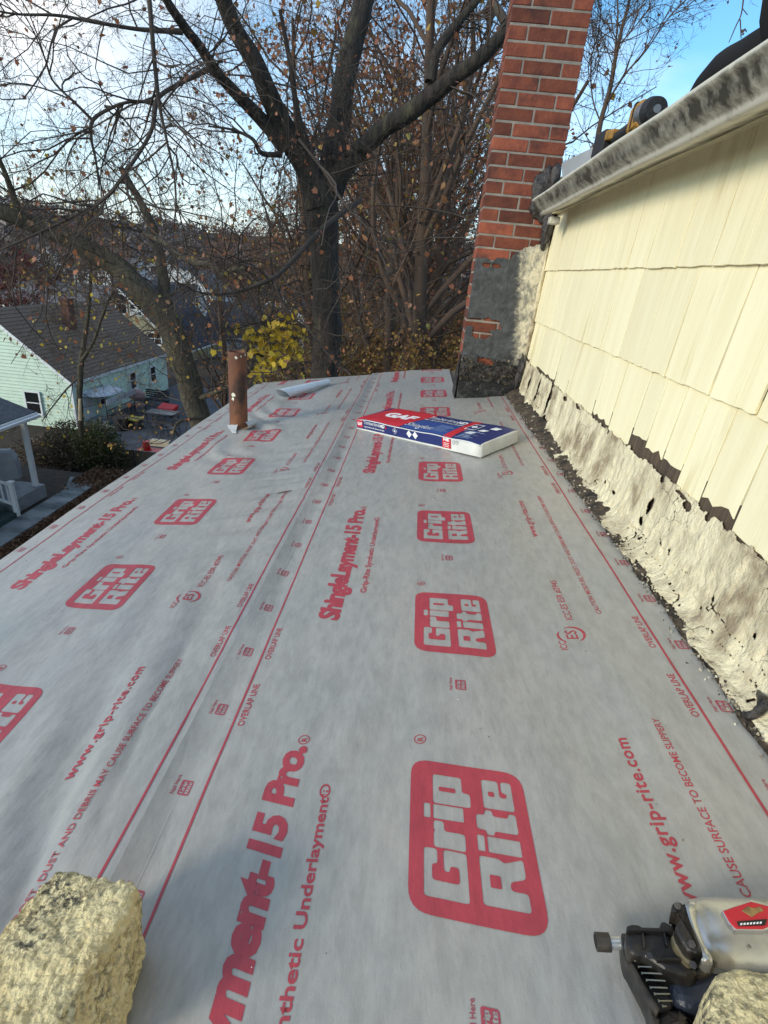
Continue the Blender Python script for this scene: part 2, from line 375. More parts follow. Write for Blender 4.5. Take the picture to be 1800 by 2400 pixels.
def to_arrays(me, cut=None):
    bm = bmesh.new(); bm.from_mesh(me); bpy.data.meshes.remove(me)
    bmesh.ops.remove_doubles(bm, verts=bm.verts, dist=1e-6)
    if cut:
        for ax in (0, 1):
            vals = [v.co[ax] for v in bm.verts]; a = math.floor(min(vals) / cut) + 1; b = math.ceil(max(vals) / cut)
            for k in range(a, b):
                pc = [0, 0, 0]; pc[ax] = k * cut; pn = [0, 0, 0]; pn[ax] = 1
                bmesh.ops.bisect_plane(bm, geom=bm.verts[:] + bm.edges[:] + bm.faces[:], plane_co=pc, plane_no=pn, dist=1e-7)
    bmesh.ops.triangulate(bm, faces=bm.faces[:]); bm.verts.index_update()
    V = np.array([v.co[:] for v in bm.verts]); Fq = np.array([[v.index for v in f.verts] for f in bm.faces], int); bm.free()
    nrm = np.cross(V[Fq[:, 1]] - V[Fq[:, 0]], V[Fq[:, 2]] - V[Fq[:, 0]])[:, 2] < 0
    Fq[nrm] = Fq[nrm][:, ::-1]; return V, Fq
GL = {'G': (.95, [[(0, 0), (.92, 0), (.92, .54), (.50, .54), (.50, .40), (.62, .40), (.62, .19), (.31, .19), (.31, .81), (.62, .81), (.62, .68), (.92, .68), (.92, 1), (0, 1)]]),
      'r': (.60, [[(0, 0), (.36, 0), (.36, .50), (.58, .50), (.58, .76), (.36, .76), (.36, .70), (.33, .76), (0, .76)]]),
      'i': (.38, [[(.02, 0), (.35, 0), (.35, .76), (.02, .76)], [(.02, .83), (.35, .83), (.35, 1), (.02, 1)]]),
      'p': (.76, [[(0, -.2), (.34, -.2), (.34, 0), (.72, 0), (.72, .76), (0, .76)], [(.31, .17), (.42, .17), (.42, .60), (.31, .60)]]),
      'R': (1.0, [[(0, 0), (.34, 0), (.34, .36), (.50, .36), (.60, 0), (.98, 0), (.84, .45), (.92, .55), (.92, 1), (0, 1)], [(.34, .56), (.58, .56), (.58, .80), (.34, .80)]]),
      't': (.60, [[(.1, 0), (.54, 0), (.54, .19), (.43, .19), (.43, .57), (.56, .57), (.56, .76), (.43, .76), (.43, .98), (.1, .98), (.1, .76), (0, .76), (0, .57), (.1, .57)]]),
      'e': (.76, [[(0, 0), (.72, 0), (.72, .27), (.43, .27), (.43, .15), (.31, .15), (.31, .33), (.72, .33), (.72, .76), (0, .76)], [(.31, .46), (.43, .46), (.43, .61), (.31, .61)]])}
LW, LH, LSH = .2764, .2065, .033 / .2065
def logo_polys():
    P = [rounded([(0, 0), (LW, 0), (LW, LH), (0, LH)], .036, 6)]
    def word(w, x0, y0, cap, length):
        tot = sum(GL[c][0] for c in w) - .04; k = length / tot; x = x0
        for c in w:
            adv, pls = GL[c]
            for pl in pls: P.append(rounded([(x + a * k, y0 + b * cap) for a, b in pl], .0052 if len(pl) > 4 else .002, 2))
            x += adv * k
    word('Grip', .026, .112, .070, .222); word('Rite', .030, .022, .070, .222)
    return [[(a + b * LSH - .033, b) for a, b in pl] for pl in P]
LOGO = to_arrays(curve_mesh(logo_polys()), .016)
MINI = (LOGO[0] * .118, LOGO[1])
def ring(r0, r1, n=20):
    a = np.arange(n) / n * 2 * PI; V = np.vstack([np.column_stack([np.cos(a) * r, np.sin(a) * r, a * 0]) for r in (r0, r1)])
    i = np.arange(n); j = (i + 1) % n; return V, np.vstack([np.column_stack([i, i + n, j + n]), np.column_stack([i, j + n, j])])
def off(VF, x, y): return VF[0] + np.array([x, y, 0]), VF[1]
RREG = merge([ring(.0105, .0125), off(to_arrays(text_mesh('R', .011, .013, .02)), -.0055, -.0065)])
TXT = {
 'sl': to_arrays(text_mesh('ShingleLayment-15 Pro.', .785, .068, .048, .24, .93), .018),
 'gr': to_arrays(text_mesh('Grip-Rite Synthetic Underlayment®', .553, .0205, .022)),
 'www': to_arrays(text_mesh('www.grip-rite.com', .325, .026, .022, 0, 1.1)),
 'cau': to_arrays(text_mesh('CAUTION: MOISTURE, FROST, DUST AND DEBRIS MAY CAUSE SURFACE TO BECOME SLIPPERY', .845, .0145, .008)),
 'icc': to_arrays(text_mesh('ICC-ES ESR #2945', .205, .020, .006)),
 'ic': to_arrays(text_mesh('ICC', .034, .018, .006)),
 'es': to_arrays(text_mesh('ES', .036, .030, .01, .1)),
 'ov': to_arrays(text_mesh('OVERLAP LINE', .132, .0165, .012)),
 'nh': to_arrays(text_mesh('Nail Here', .042, .0085, .008))}
def arc_swoosh(r, w, a0, a1, n=12):
    a = np.linspace(a0, a1, n); ww = w * np.sin(np.linspace(.15, PI - .15, n))
    V = np.vstack([np.column_stack([np.cos(a) * (r - 0), np.sin(a) * r, a * 0]), np.column_stack([np.cos(a) * (r + ww), np.sin(a) * (r + ww), a * 0])])
    i = np.arange(n - 1); return V, np.vstack([np.column_stack([i, i + n, i + n + 1]), np.column_stack([i, i + n + 1, i + 1])])
PER = 1.2259
def place(VF, x_line, t, y, sheet, lift=.0007):
    """reading direction = +Y, letter tops towards -X"""
    V, Fq = VF; x = x_line + t - V[:, 1]; yy = y + V[:, 0]; ok = yy[Fq].max(1) < far_edge(x[Fq]).min(1) - .002
    if sheet == 2: ok &= ~((x[Fq].max(1) > .352) & (yy[Fq].max(1) > 4.09))
    h = Hf(x, yy, sheet) + lift + (.0008 if sheet == 1 and abs(t - .85) < .1 else 0)
    return roof_pt(x, yy, h), Fq[ok]
def print_sheet(so, xl, Wd, y0, slph, sheet, mg0):
    red = []; dark = []
    for k in range(-4, 9):
        Y = y0 + k * PER / 2
        if Y > 5.4 or Y < -1.5: continue
        v, f = place(LOGO, xl, .396 + LH, Y, sheet)
        if len(f): link('printed_logo', npmesh('printed_logo', v, f), m_print, so)
        red.append(place(RREG, xl, .413, Y + LW + .048, sheet))
        dark.append(place(MINI, xl, .518, Y + .47, sheet)); dark.append(place(TXT['nh'], xl, .487, Y + .468, sheet))
    for k in range(-2, 5):
        s = y0 + slph + k * PER
        v, f = place(TXT['sl'], xl, .178, s, sheet)
        if len(f): link('printed_name', npmesh('printed_name', v, f), m_print, so)
        for key, t, dy in (('gr', .245, .142), ('www', .826, .49), ('cau', .905, .016), ('ic', .780, -.134), ('icc', .822, -.012)):
            red.append(place(TXT[key], xl, t, s + dy, sheet))
        red.append(place(TXT['es'], xl, .815, s - .095, sheet)); red.append(place(off(arc_swoosh(.030, .008, -2.6, .4), 0, 0), xl, .800, s - .077, sheet)); red.append(place(off(arc_swoosh(.030, .006, 1.0, 2.6), 0, 0), xl, .800, s - .077, sheet))
        red.append(place(RREG, xl, .170, s + .802, sheet))
        for a in (-.385, -.161): red.append(place(TXT['ov'], xl, .026, s + a, sheet))
        for a in (-.36, -.134): red.append(place(TXT['ov'], xl, Wd - .010, s + a, sheet))
    for k in range(-10, 30):
        Y = mg0 + k * PER / 6
        for t in (-.030, Wd + .062):
            if xl + t > .765: continue
            dark.append(place(MINI, xl, t, Y - .02, sheet)); dark.append(place(TXT['nh'], xl, t - .030, Y - .02, sheet))
    ny = 480; y = np.linspace(-1.5, 5.5, ny)
    for t in (0, Wd):
        V = np.vstack([np.column_stack([y, y * 0 - t + .0026, y * 0]), np.column_stack([y, y * 0 - t - .0026, y * 0])]); i = np.arange(ny - 1)
        Fq = np.vstack([np.column_stack([i + ny, i + ny + 1, i]), np.column_stack([i + ny + 1, i + 1, i])])
        red.append(place((V, Fq), xl, 0, 0, sheet, .0009))
    v, f = merge(red); link('printed_lettering', npmesh('printed_lettering', v, f), m_print, so)
    # the small marks are hidden where the sheet above covers them
    if sheet == 1: dark = [(v, f[(v[f][..., 0].max(1) < -.408)]) for v, f in dark]
    v, f = merge(dark); link('printed_small_marks', npmesh('printed_small_marks', v, f), m_print_dark, so)
print_sheet(sheet1, -.4319 - 1.001, 1.001, 1.340, .11, 1, 1.7587)
print_sheet(sheet2, -.3119, 1.001, .483, .747, 2, .6982)
# =================================================================== YELLOW WALL
def put(name, me, loc, parent=None, rot=(0, 0, 0), sc=(1, 1, 1), m=None):
    o = bpy.data.objects.new(name, me); COL.objects.link(o)
    if m is not None and not me.materials: me.materials.append(m)
    o.location = Vector(loc) - (parent.location if parent is not None else Vector((0, 0, 0))); o.rotation_euler = rot; o.scale = sc
    if parent is not None: o.parent = parent
    return o
m_cream = mat('cream painted shingle', (.88, .80, .545), .72, col2=(.82, .73, .47), scale=5, stretch=(1, 3, .35), bump=.55, bscale=26, bstretch=(1, 2.0, .10), bdist=.0035, coord='World',
              col3=(.62, .50, .26), scale3=3.2, lo3=.60, hi3=.74, rand=.05)
m_flash = mat('peeling cream coating', (.76, .67, .46), .75, col2=(.42, .35, .23), scale=9, stretch=(1, 1, .7), lo=.44, hi=.62, bump=1.0, bscale=26, bdist=.024, coord='World', col3=(.26, .19, .12), scale3=9, lo3=.57, hi3=.72)
t = NT(m_flash); tcp = t.n('ShaderNodeNewGeometry').outputs['Position']
dn_ = t.n('ShaderNodeTexNoise'); dn_.inputs['Scale'].default_value = 14; dn_.inputs['Detail'].default_value = 5; t.l(tcp, dn_.inputs['Vector'])
av = t.n('ShaderNodeVectorMath', operation='MULTIPLY_ADD'); t.l(dn_.outputs['Color'], av.inputs[0]); av.inputs[1].default_value = (.07, .07, .07); t.l(tcp, av.inputs[2])
vo = t.n('ShaderNodeTexVoronoi', feature='DISTANCE_TO_EDGE'); vo.inputs['Scale'].default_value = 13; t.l(av.outputs[0], vo.inputs['Vector'])
n2_ = t.n('ShaderNodeTexNoise'); n2_.inputs['Scale'].default_value = 4; n2_.inputs['Detail'].default_value = 3; t.l(tcp, n2_.inputs['Vector'])
th_ = t.n('ShaderNodeMapRange'); th_.inputs[1].default_value = .50; th_.inputs[2].default_value = .70; th_.inputs[3].default_value = 0; th_.inputs[4].default_value = .016; t.l(n2_.outputs[0], th_.inputs[0])
ck = t.n('ShaderNodeMath', operation='LESS_THAN'); t.l(vo.outputs['Distance'], ck.inputs[0]); t.l(th_.outputs[0], ck.inputs[1])
mxk = t.n('ShaderNodeMix', data_type='RGBA'); src_ = t.b.inputs['Base Color'].links[0].from_socket; t.l(src_, mxk.inputs[6]); mxk.inputs[7].default_value = (.10, .075, .05, 1); t.l(ck.outputs[0], mxk.inputs[0]); t.l(mxk.outputs[2], t.b.inputs['Base Color'])
m_tar = mat('black roofing tar', (.012, .011, .012), .42, col2=(.06, .05, .045), scale=30, bump=1.0, bscale=45, bdist=.012, coord='World')
m_debris = mat('brown debris', (.10, .07, .045), .9, col2=(.02, .016, .013), scale=20, bump=1.0, bscale=60, bdist=.01, coord='World', col3=(.45, .40, .30), scale3=28, lo3=.62, hi3=.68)
m_wood = mat('bare weathered wood', (.13, .088, .055), .85, col2=(.05, .034, .024), scale=14, stretch=(1, 6, .5), bump=.8, bdist=.004, coord='World')
ew = empty('shingled_wall', (WALL_X, 1.3, .6), 'cream yellow painted shingle wall rising along the right side of the low roof', 'wall')
mb = MB(); mb.box(.846, .90, -1.6, 4.33, .0, 1.36); mb.build('sheathing', m_wood, ew)
mb = MB(); mb.box(.90, 7.0, -1.6, 4.33, -8.4, 1.36); mb.build('house_body', m_plaster, ew)
def shingle(y0, y1, zb, zt, jag, seed, proud=0.0):
    r = random.Random(seed); n = max(3, int((y1 - y0) / .03)); pts = []
    for i in range(n + 1):
        y = y0 + (y1 - y0) * i / n; z = zb + r.uniform(-jag, jag)
        pts.append((z, y))
    def X(z): return WALL_X - proud + (z - zb) / (zt - zb) * (.0105 + proud)
    th = .0085
    op0 = r.choice([0, 0, .003, .009]); op1 = r.choice([0, 0, .003, .007]); pts[0] = (pts[0][0], y0 + op0); pts[-1] = (pts[-1][0], y1 - op1)
    front = [(X(z), y, z) for z, y in pts] + [(X(zt), y1 + r.uniform(-.001, .001), zt), (X(zt), y0, zt)]
    mb = MB(); mb.prism(front, (th, 0, 0), .0011); return mb
def seam_y(pts): return sorted(on_x(*p, WALL_X)[1] for p in pts)
c_seams = {
 0: seam_y([q3(1480, 0), q3(1590, 90), q3(1275, 170), q3(1130, 240), q3(960, 60), q3(890, 110)]),
 1: seam_y([q3(1225, 250), q3(1355, 235), q3(1605, 220), q3(930, 300), q3(805, 290), q3(698, 300)]),
 2: seam_y([q3(1140, 720), q3(1200, 770), q3(1300, 760), q3(1395, 785), q3(1480, 930), q3(828, 590), q3(765, 600), q3(690, 510), q3(1650, 980)])}
spec = {0: (1.0, 1.345), 1: (.667, 1.03), 2: (.388, .70)}
for c in (2, 1, 0):
    zb, zt = spec[c]; ys = [y for y in c_seams[c] if y < 4.05]; allb = [ys[0]]
    y = ys[0]
    while y > -1.5: y -= random.uniform(.18, .36); allb.insert(0, y)
    for y in ys[1:]: allb.append(y)
    full = [allb[0]]
    for y in allb[1:]:
        gap = y - full[-1]
        if gap > .5:
            k = int(gap / .3)
            for j in range(1, k + 1): full.append(full[-1] + gap / (k + 1))
        if y - full[-1] > .05: full.append(y)
    while full[-1] < 3.9: full.append(min(full[-1] + random.uniform(.2, .34), 4.075))
    if full[-1] < 4.07: full.append(4.078)
    for i in range(len(full) - 1):
        a, b = full[i], full[i + 1]; mid = (a + b) / 2; z0 = zb
        jag = .0026; g = random.choice([.0015, .0028, .0045])
        if c == 2:
            jag = .005
            if 1.50 < mid < 1.90: z0, jag = .440, .012
            elif 1.28 < mid < 1.42: z0 = .425; jag = .012
            elif mid < 1.2: z0 = .392
            elif random.random() < .55: z0, jag = random.uniform(.400, .412), .009
        mbs = shingle(a + g, b - g * .6, z0 + random.uniform(-.0016, .0016), zt, jag, c * 100 + i, proud=random.uniform(0, .003))
        mbs.build('shingle', m_cream, ew)
# wood strip exposed below the broken shingles
mb = MB()
for (a, b, z0, z1) in ((1.46, 1.95, .36, .455), (1.22, 1.44, .36, .445), (2.05, 2.12, .36, .41), (2.40, 2.46, .37, .415)):
    y = a
    while y < b:
        w = random.uniform(.03, .09); mb.box(.834, .846, y, min(b, y + w), z0, z1 + random.uniform(-.012, .008), .001); y += w + .003
mb.build('bare_wood', m_wood, ew)['kind'] = 'stuff'
# peeling coated flashing band at the wall foot
def flash_band():
    ny, ns = 1500, 92; y0, y1 = -1.6, 4.075
    prof = np.array([(.752, .752 * tn + .010), (.775, .775 * tn + .020), (.793, .165), (.806, .215), (.814, .275), (.820, .34), (.826, .405), (.829, .455)])
    L = np.concatenate([[0], np.cumsum(np.linalg.norm(np.diff(prof, axis=0), axis=1))]); s = np.linspace(0, L[-1], ns + 1)
    px = np.interp(s, L, prof[:, 0]); pz = np.interp(s, L, prof[:, 1]); nx_ = np.gradient(pz); nz_ = -np.gradient(px); nn = np.hypot(nx_, nz_); nx_, nz_ = -nx_ / nn, -nz_ / nn
    Y, Si = np.meshgrid(np.linspace(y0, y1, ny + 1), np.arange(ns + 1), indexing='ij'); yy = Y.ravel(); si = Si.ravel(); ss = s[si]
    p = np.column_stack([yy, ss * 1.0, yy * 0])
    low = np.exp(-(ss / .09) ** 2)
    d = fbm(p * [30, 24, 1], 5) * (.0045 + .010 * low) + np.abs(vnoise(p * [30, 6, 1] + 5)) * .004 + vnoise(p * [4, 2, 1]) * .0035
    d += -np.abs(fbm(p * [9, 30, 1] + 77, 3)) * .02 * low
    foot = fbm(np.column_stack([yy * 9, yy * 0, yy * 0]), 4) * .022
    d *= np.clip((.33 - ss) / .06, .15, 1)
    V = np.column_stack([px[si] + nx_[si] * d - foot * low, yy + vnoise(p * [20, 20, 1] + 3) * .002, pz[si] + nz_[si] * (-np.abs(d)) * .3 + np.abs(d) * low])
    V[:, 2] = np.maximum(V[:, 2], V[:, 0] * tn + .0095)
    i = (np.arange(ny) * (ns + 1))[:, None] + np.arange(ns)[None]; Fq = np.stack([i, i + ns + 1, i + ns + 2, i + 1], -1).reshape(-1, 4)
    c = V[Fq].mean(1); cp = np.column_stack([c[:, 1], c[:, 2], c[:, 1] * 0]); rag = fbm(cp * 38, 3)
    drop = np.zeros(len(Fq), bool)
    holes = [(q5(1147, 345), .012, .030), (q5(1115, 408), .014, .014), (q5(1295, 340), .017, .012), (q5(1240, 540), .009, .010), (q5(962, 236), .010, .006), (q5(1000, 286), .012, .006), (q5(1605, 905), .006, .006), (q5(1190, 225), .010, .012),
             (q5(1150, 655), .045, .014), (q5(1190, 760), .03, .010), (q5(1340, 985), .010, .006), (q5(1265, 290), .03, .007), (q5(1425, 740), .004, .006), (q5(1380, 390), .012, .008),
             (q3(660, 770), .02, .075), (q3(710, 800), .028, .11), (q3(625, 735), .02, .05), (q3(600, 640), .05, .05), (q3(640, 880), .10, .030), (q3(700, 900), .06, .03), (q3(830, 835), .04, .012), (q3(775, 800), .03, .010), (q3(960, 930), .008, .02)]
    for (uv, a, b) in holes:
        q = on_x(*uv, .812); drop |= (((c[:, 1] - q[1]) / (a * 1.25)) ** 2 + ((c[:, 2] - q[2]) / (b * 1.15)) ** 2 + rag * 1.1) < 1
    # cracks that run with the roof close to the foot
    drop |= c[:, 2] > .392 + rag * .016
    cr = np.abs(vnoise(np.column_stack([c[:, 1] * 5, c[:, 2] * 26, c[:, 1] * 0 + 4])) + .25 * rag); drop |= (cr < .020) & (c[:, 2] < .23) & (vnoise(cp * 2.2 + 40) > -.1)
    drop |= (rag > .62) & (c[:, 2] < .16)
    drop |= (c[:, 2] < .145) & (fbm(np.column_stack([c[:, 1] * 7, c[:, 2] * 30, c[:, 1] * 0]) + 8, 3) > .20) & (c[:, 1] > 1.15)
    me = npmesh('coated_flashing', V, Fq[~drop]); o = link('coated_flashing', me, m_flash, ew, True)
    sol = o.modifiers.new('thick', 'SOLIDIFY'); sol.thickness = .003; sol.offset = 0
    mb = MB(); mb.box(.8325, .8455, y0, y1, .10, .46); mb.build('backing_board', m_wood, ew)
    # lumpy dark line of old mastic and grit under the lifted foot
    N = 1400; t = np.linspace(y0, 4.09, N); q = np.column_stack([t, t * 0, t * 0])
    prof2 = [(-.006, .0), (-.010, .008), (.012, .026), (.035, .050), (.06, .05), (.075, .0)]
    V = []
    for k, (dx, dz) in enumerate(prof2):
        n1 = fbm(q * 14 + k * 7, 4); n2 = fbm(q * 30 + k * 13 + 5, 3)
        wid = np.interp(t, [-1.6, 1.1, 1.5, 2.2, 3.9], [0.0, .0, .004, .014, .034])
        x = .765 + dx - (wid if k < 3 else 0) + n1 * .016; am = np.interp(t, [-1.6, 1.1, 1.9, 4], [.10, .18, .55, 1]); V.append(np.column_stack([x, t, x * tn + .008 + np.maximum(dz * am + n2 * .012 * am, 0 if k else -.002)]))
    V = np.stack(V, 1); K = len(prof2); i = (np.arange(N - 1) * K)[:, None] + np.arange(K - 1)[None]; Fq = np.stack([i, i + 1, i + K + 1, i + K], -1).reshape(-1, 4)
    o = link('old_mastic', npmesh('old_mastic', V.reshape(-1, 3), Fq), m_debris, ew, True); o['kind'] = 'stuff'
flash_band()
# loose grit and flakes
n = 2600; yy = 4.05 - 4.1 * rng.random(n) ** 1.5; xx = .765 + rng.normal(-.006, .013, n) - np.interp(yy, [0, 1.4, 4], [0, 0, .03]) * rng.random(n)
P = np.column_stack([xx, yy, xx * tn + rng.uniform(.010, .020, n)]); v, f = leaves(P, .0085, LEAF_Q, 0)
tag(link('loose_flakes', npmesh('loose_flakes', v, f), leafmat('flakes', [(.03, .025, .02), (.10, .07, .05), (.55, .50, .38), (.05, .035, .025)], tl=0)), 'loose dark grit and paint flakes strewn along the foot of the yellow wall', 'debris', kind='stuff')
# curled tar strip sticking out
pts = [on_x(*q5(a, b), x) for a, b, x in ((1510, 1215, .765), (1545, 1245, .76), (1590, 1248, .765), (1632, 1215, .775), (1640, 1185, .785), (1622, 1160, .79), (1618, 1140, .80))]
Pc, Rc = catmull(pts, [.004, .008, .009, .010, .012, .008, .003], 26); v, f = tube_batch(Pc[None], Rc[None] * (1 + .25 * vnoise(Pc * 90))[None], 8)
tag(link('curled_tar_strip', npmesh('curled_tar_strip', v, f), m_tar, None, True), 'curled black strip of torn tar sticking up at the wall foot', 'tar strip')
# specks on the sheets
n = 260; xx = rng.uniform(-1.4, .74, n); yy = rng.uniform(.1, 5, n); hh = np.where(xx < -.404, Hf(xx, yy, 1), Hf(xx, yy, 2)) + .0015
v, f = leaves(roof_pt(xx, yy, hh), .0045, LEAF_Q, 0)
tag(link('specks', npmesh('specks', v, f), leafmat('speck', [(.05, .05, .05), (.6, .6, .58), (.12, .09, .05)], tl=0)), 'tiny grit specks scattered over the grey underlayment', 'debris', kind='stuff')

# =================================================================== CHIMNEY
CX0, CX1, CY0, CY1 = .344, .810, 4.083, 4.313
ec = empty('brick_chimney', ((CX0 + CX1) / 2, 4.2, .1), 'tall red brick chimney with tarred and cement patched base against the yellow wall', 'chimney')
m_brick = mat('red brick', (.125, .030, .019), .85, col2=(.25, .068, .032), scale=13, lo=.3, hi=.7, bump=1.0, bscale=45, bdist=.005, coord='World', rand=.5, col3=(.035, .018, .016), scale3=5, lo3=.56, hi3=.76)
m_mortar = mat('grey mortar', (.30, .27, .23), .95, col2=(.19, .17, .145), scale=12, bump=.8, bscale=90, bdist=.003, coord='World')
mb = MB(); mb.box(CX0 + .004, CX1 - .004, CY0 + .004, CY1 - .004, .03, 3.55); mb.build('mortar', m_mortar, ec)
bm_mesh = {}
def brick_mesh(w, d):
    k = (round(w, 3), round(d, 3))
    if k not in bm_mesh:
        mb = MB(); mb.box(-w / 2, w / 2, -d / 2, d / 2, -.0335, .0335, .0035); me = bpy.data.meshes.new('brick'); mb.bm.to_mesh(me); mb.bm.free(); me.materials.append(m_brick); bm_mesh[k] = me
    return bm_mesh[k]
J = .0105; HB = .109; FB = .2277
for i in range(-13, 31):
    zt = 2.373 - .0795 * i; z = zt - .034
    if zt < .12: break
    jt = lambda: random.uniform(-.0018, .0018)
    if i % 2 == 0:
        lay = [(CX0 + FB / 2, CY0 + HB / 2, FB, HB), (CX1 - FB / 2, CY0 + HB / 2, FB, HB), (CX0 + FB / 2, CY1 - HB / 2, FB, HB), (CX1 - FB / 2, CY1 - HB / 2, FB, HB)]
    else:
        xm = (CX0 + CX1) / 2
        lay = [(CX0 + HB / 2, (CY0 + CY1) / 2, HB, CY1 - CY0), (CX1 - HB / 2, (CY0 + CY1) / 2, HB, CY1 - CY0), (xm, CY0 + HB / 2, FB, HB), (xm, CY1 - HB / 2, FB, HB)]
    for x, y, w, d in lay: put('brick', brick_mesh(w, d), (x + jt() * .6, y + jt(), z + jt() * .5), ec, (0, random.uniform(-.006, .006), 0))
# cement and tar coats on the lower front face
def patch_mat():
    m = bpy.data.materials.new('parging'); m.use_nodes = True; t = NT(m)
    g = t.n('ShaderNodeNewGeometry').outputs['Position']; sp = t.n('ShaderNodeSeparateXYZ'); t.l(g, sp.inputs[0])
    def nz(sc, st=(1, 1, 1), det=6):
        mp = t.n('ShaderNodeMapping'); mp.inputs['Scale'].default_value = st; t.l(g, mp.inputs[0])
        z = t.n('ShaderNodeTexNoise'); z.inputs['Scale'].default_value = sc; z.inputs['Detail'].default_value = det; z.inputs['Roughness'].default_value = .65; t.l(mp.outputs[0], z.inputs['Vector']); return z.outputs[0]
    def mrange(src, a, b):
        r = t.n('ShaderNodeMapRange'); r.inputs[1].default_value = a; r.inputs[2].default_value = b; t.l(src, r.inputs[0]); return r.outputs[0]
    def madd(a, b, k):
        x = t.n('ShaderNodeMath', operation='MULTIPLY_ADD'); t.l(b, x.inputs[0]); x.inputs[1].default_value = k; t.l(a, x.inputs[2]); return x.outputs[0]
    def mix(f, a, b):
        x = t.n('ShaderNodeMix', data_type='RGBA')
        for i, c in ((6, a), (7, b)):
            if isinstance(c, tuple): x.inputs[i].default_value = (*c, 1)
            else: t.l(c, x.inputs[i])
        t.l(f, x.inputs[0]); return x.outputs[2]
    grey = mix(mrange(nz(14), .35, .68), (.028, .030, .033), (.085, .088, .092))
    xr = madd(sp.outputs['X'], nz(26, (1, 1, 1.6)), .16); zz = sp.outputs['Z']
    # limit of the cream over-brushing moves towards the wall lower down
    lim = madd(xr, zz, .13)
    crm = mix(mrange(nz(34, (1, 1, .6)), .40, .62), (.68, .61, .45), (.22, .21, .18)); a = mix(mrange(lim, .85, .91), grey, crm)
    bl = mix(mrange(nz(30), .4, .6), (.010, .009, .009), (.05, .042, .035))
    zb = madd(zz, nz(22), .12); b = mix(mrange(zb, .40, .44), bl, a)
    spk = mix(mrange(nz(40), .64, .68), b, (.30, .22, .14)); c = mix(mrange(zb, .26, .30), bl, spk); c = mix(mrange(zb, .44, .48), c, b)
    t.l(c, t.b.inputs['Base Color']); t.b.inputs['Roughness'].default_value = .6
    bp = t.n('ShaderNodeBump'); bp.inputs['Strength'].default_value = .9; bp.inputs['Distance'].default_value = .012; t.l(nz(24), bp.inputs['Height']); t.l(bp.outputs[0], t.b.inputs['Normal'])
    return m
m_parg = patch_mat()
nx, nzg = 220, 520; X, Zg = np.meshgrid(np.linspace(CX0 + .004, CX1 + .018, nx + 1), np.linspace(.045, 1.20, nzg + 1), indexing='ij'); x = X.ravel(); z = Zg.ravel()
p = np.column_stack([x, z, x * 0]); nb = fbm(p * 26, 4); d = .009 + .005 * fbm(p * 16 + 3, 4) + .010 * np.exp(-((z - .27) / .06) ** 2) * (1 + fbm(p * 30, 3))
V = np.column_stack([x, CY0 - np.maximum(d, .003), z]); i = (np.arange(nx) * (nzg + 1))[:, None] + np.arange(nzg)[None]; Fq = np.stack([i, i + nzg + 1, i + nzg + 2, i + 1], -1).reshape(-1, 4)
c = V[Fq].mean(1); cx, cz = c[:, 0], c[:, 2]; rg = fbm(np.column_stack([cx, cz, cx * 0]) * 24, 4)
top = np.interp(cx, [.344, .50, .60, .68, .82], [1.025, 1.035, 1.075, 1.13, 1.19]) + rg * .035
keep = cz < top
win = (cz > .585 + rg * .02) & (cz < .652 + rg * .02) & (cx < .60 + rg * .03)                # bare brick course in the patch
win |= (cz > .525 + rg * .03) & (cz < .59) & (cx > .40 + rg * .03) & (cx < .53 + rg * .04)
win |= (cz > .345 + rg * .02) & (cz < .375 + rg * .02) & (cx > .47) & (cx < .62 + rg * .05)
win |= ((cx - .43) ** 2 / .0009 + (cz - 1.0) ** 2 / .0002 + rg) < 1
win |= ((cx - .50) ** 2 / .0012 + (cz - 1.0) ** 2 / .0003 + rg) < 1
o = link('cement_patch', npmesh('cement_patch', V, Fq[keep & ~win]), m_parg, ec, True)
so_ = o.modifiers.new('t', 'SOLIDIFY'); so_.thickness = .004; so_.offset = -1
# tarred metal flashing round the foot
m_tarmetal = mat('tarred metal', (.012, .012, .013), .5, metal=.1, col2=(.08, .078, .075), scale=18, lo=.5, hi=.7, bump=.4, bscale=30, coord='World')
mb = MB(); mb.box(CX0 + .010, CX1 - .03, CY0 - .034, CY0 - .012, .055, .205, .004)
mb.prism([(CX0 - .004, CY0 - .03, .055), (CX0 - .004, CY1 + .02, .052), (CX0 - .004, CY1 + .02, .19), (CX0 - .004, CY0 + .05, .36), (CX0 - .004, CY0 - .012, .42), (CX0 - .004, CY0 - .03, .20)], (-.003, 0, 0))
mb.build('foot_flashing', m_tarmetal, ec)
n = 420; P = np.column_stack([rng.uniform(CX0 + .01, CX1, n), CY0 - .030 + rng.normal(0, .006, n), rng.uniform(.05, .40, n)]); v, f = leaves(P, .02, LEAF_Q, 0)
tag(link('tar_scabs', npmesh('tar_scabs', v, f), leafmat('scabs', [(.01, .01, .01), (.03, .025, .02), (.02, .018, .016), (.22, .16, .10)], tl=0), ec), kind='stuff')
# black mastic around the gutter end
def blob(name, c, r, m, parent=None, seed=0, amp=.35, fq=2.2, sub=4):
    bm = bmesh.new(); bmesh.ops.create_icosphere(bm, subdivisions=sub, radius=1); V = np.array([v.co[:] for v in bm.verts]); d = 1 + amp * fbm(V * fq + seed * 11.7, 4)
    for v, k in zip(bm.verts, d): v.co = Vector((v.co.x * r[0] * k + c[0], v.co.y * r[1] * k + c[1], v.co.z * r[2] * k + c[2]))
    me = bpy.data.meshes.new(name); bm.to_mesh(me); bm.free(); return link(name, me, m, parent, True)
blob('mastic_patch', (.735, CY0 - .012, 1.44), (.085, .030, .14), m_tar, ec, 3, .5)
blob('mastic_patch', (.79, CY0 - .020, 1.27), (.035, .030, .13), m_tar, ec, 5, .6)
blob('mastic_patch', (.775, CY0 - .03, 1.54), (.035, .04, .09), m_tar, ec, 8, .3)
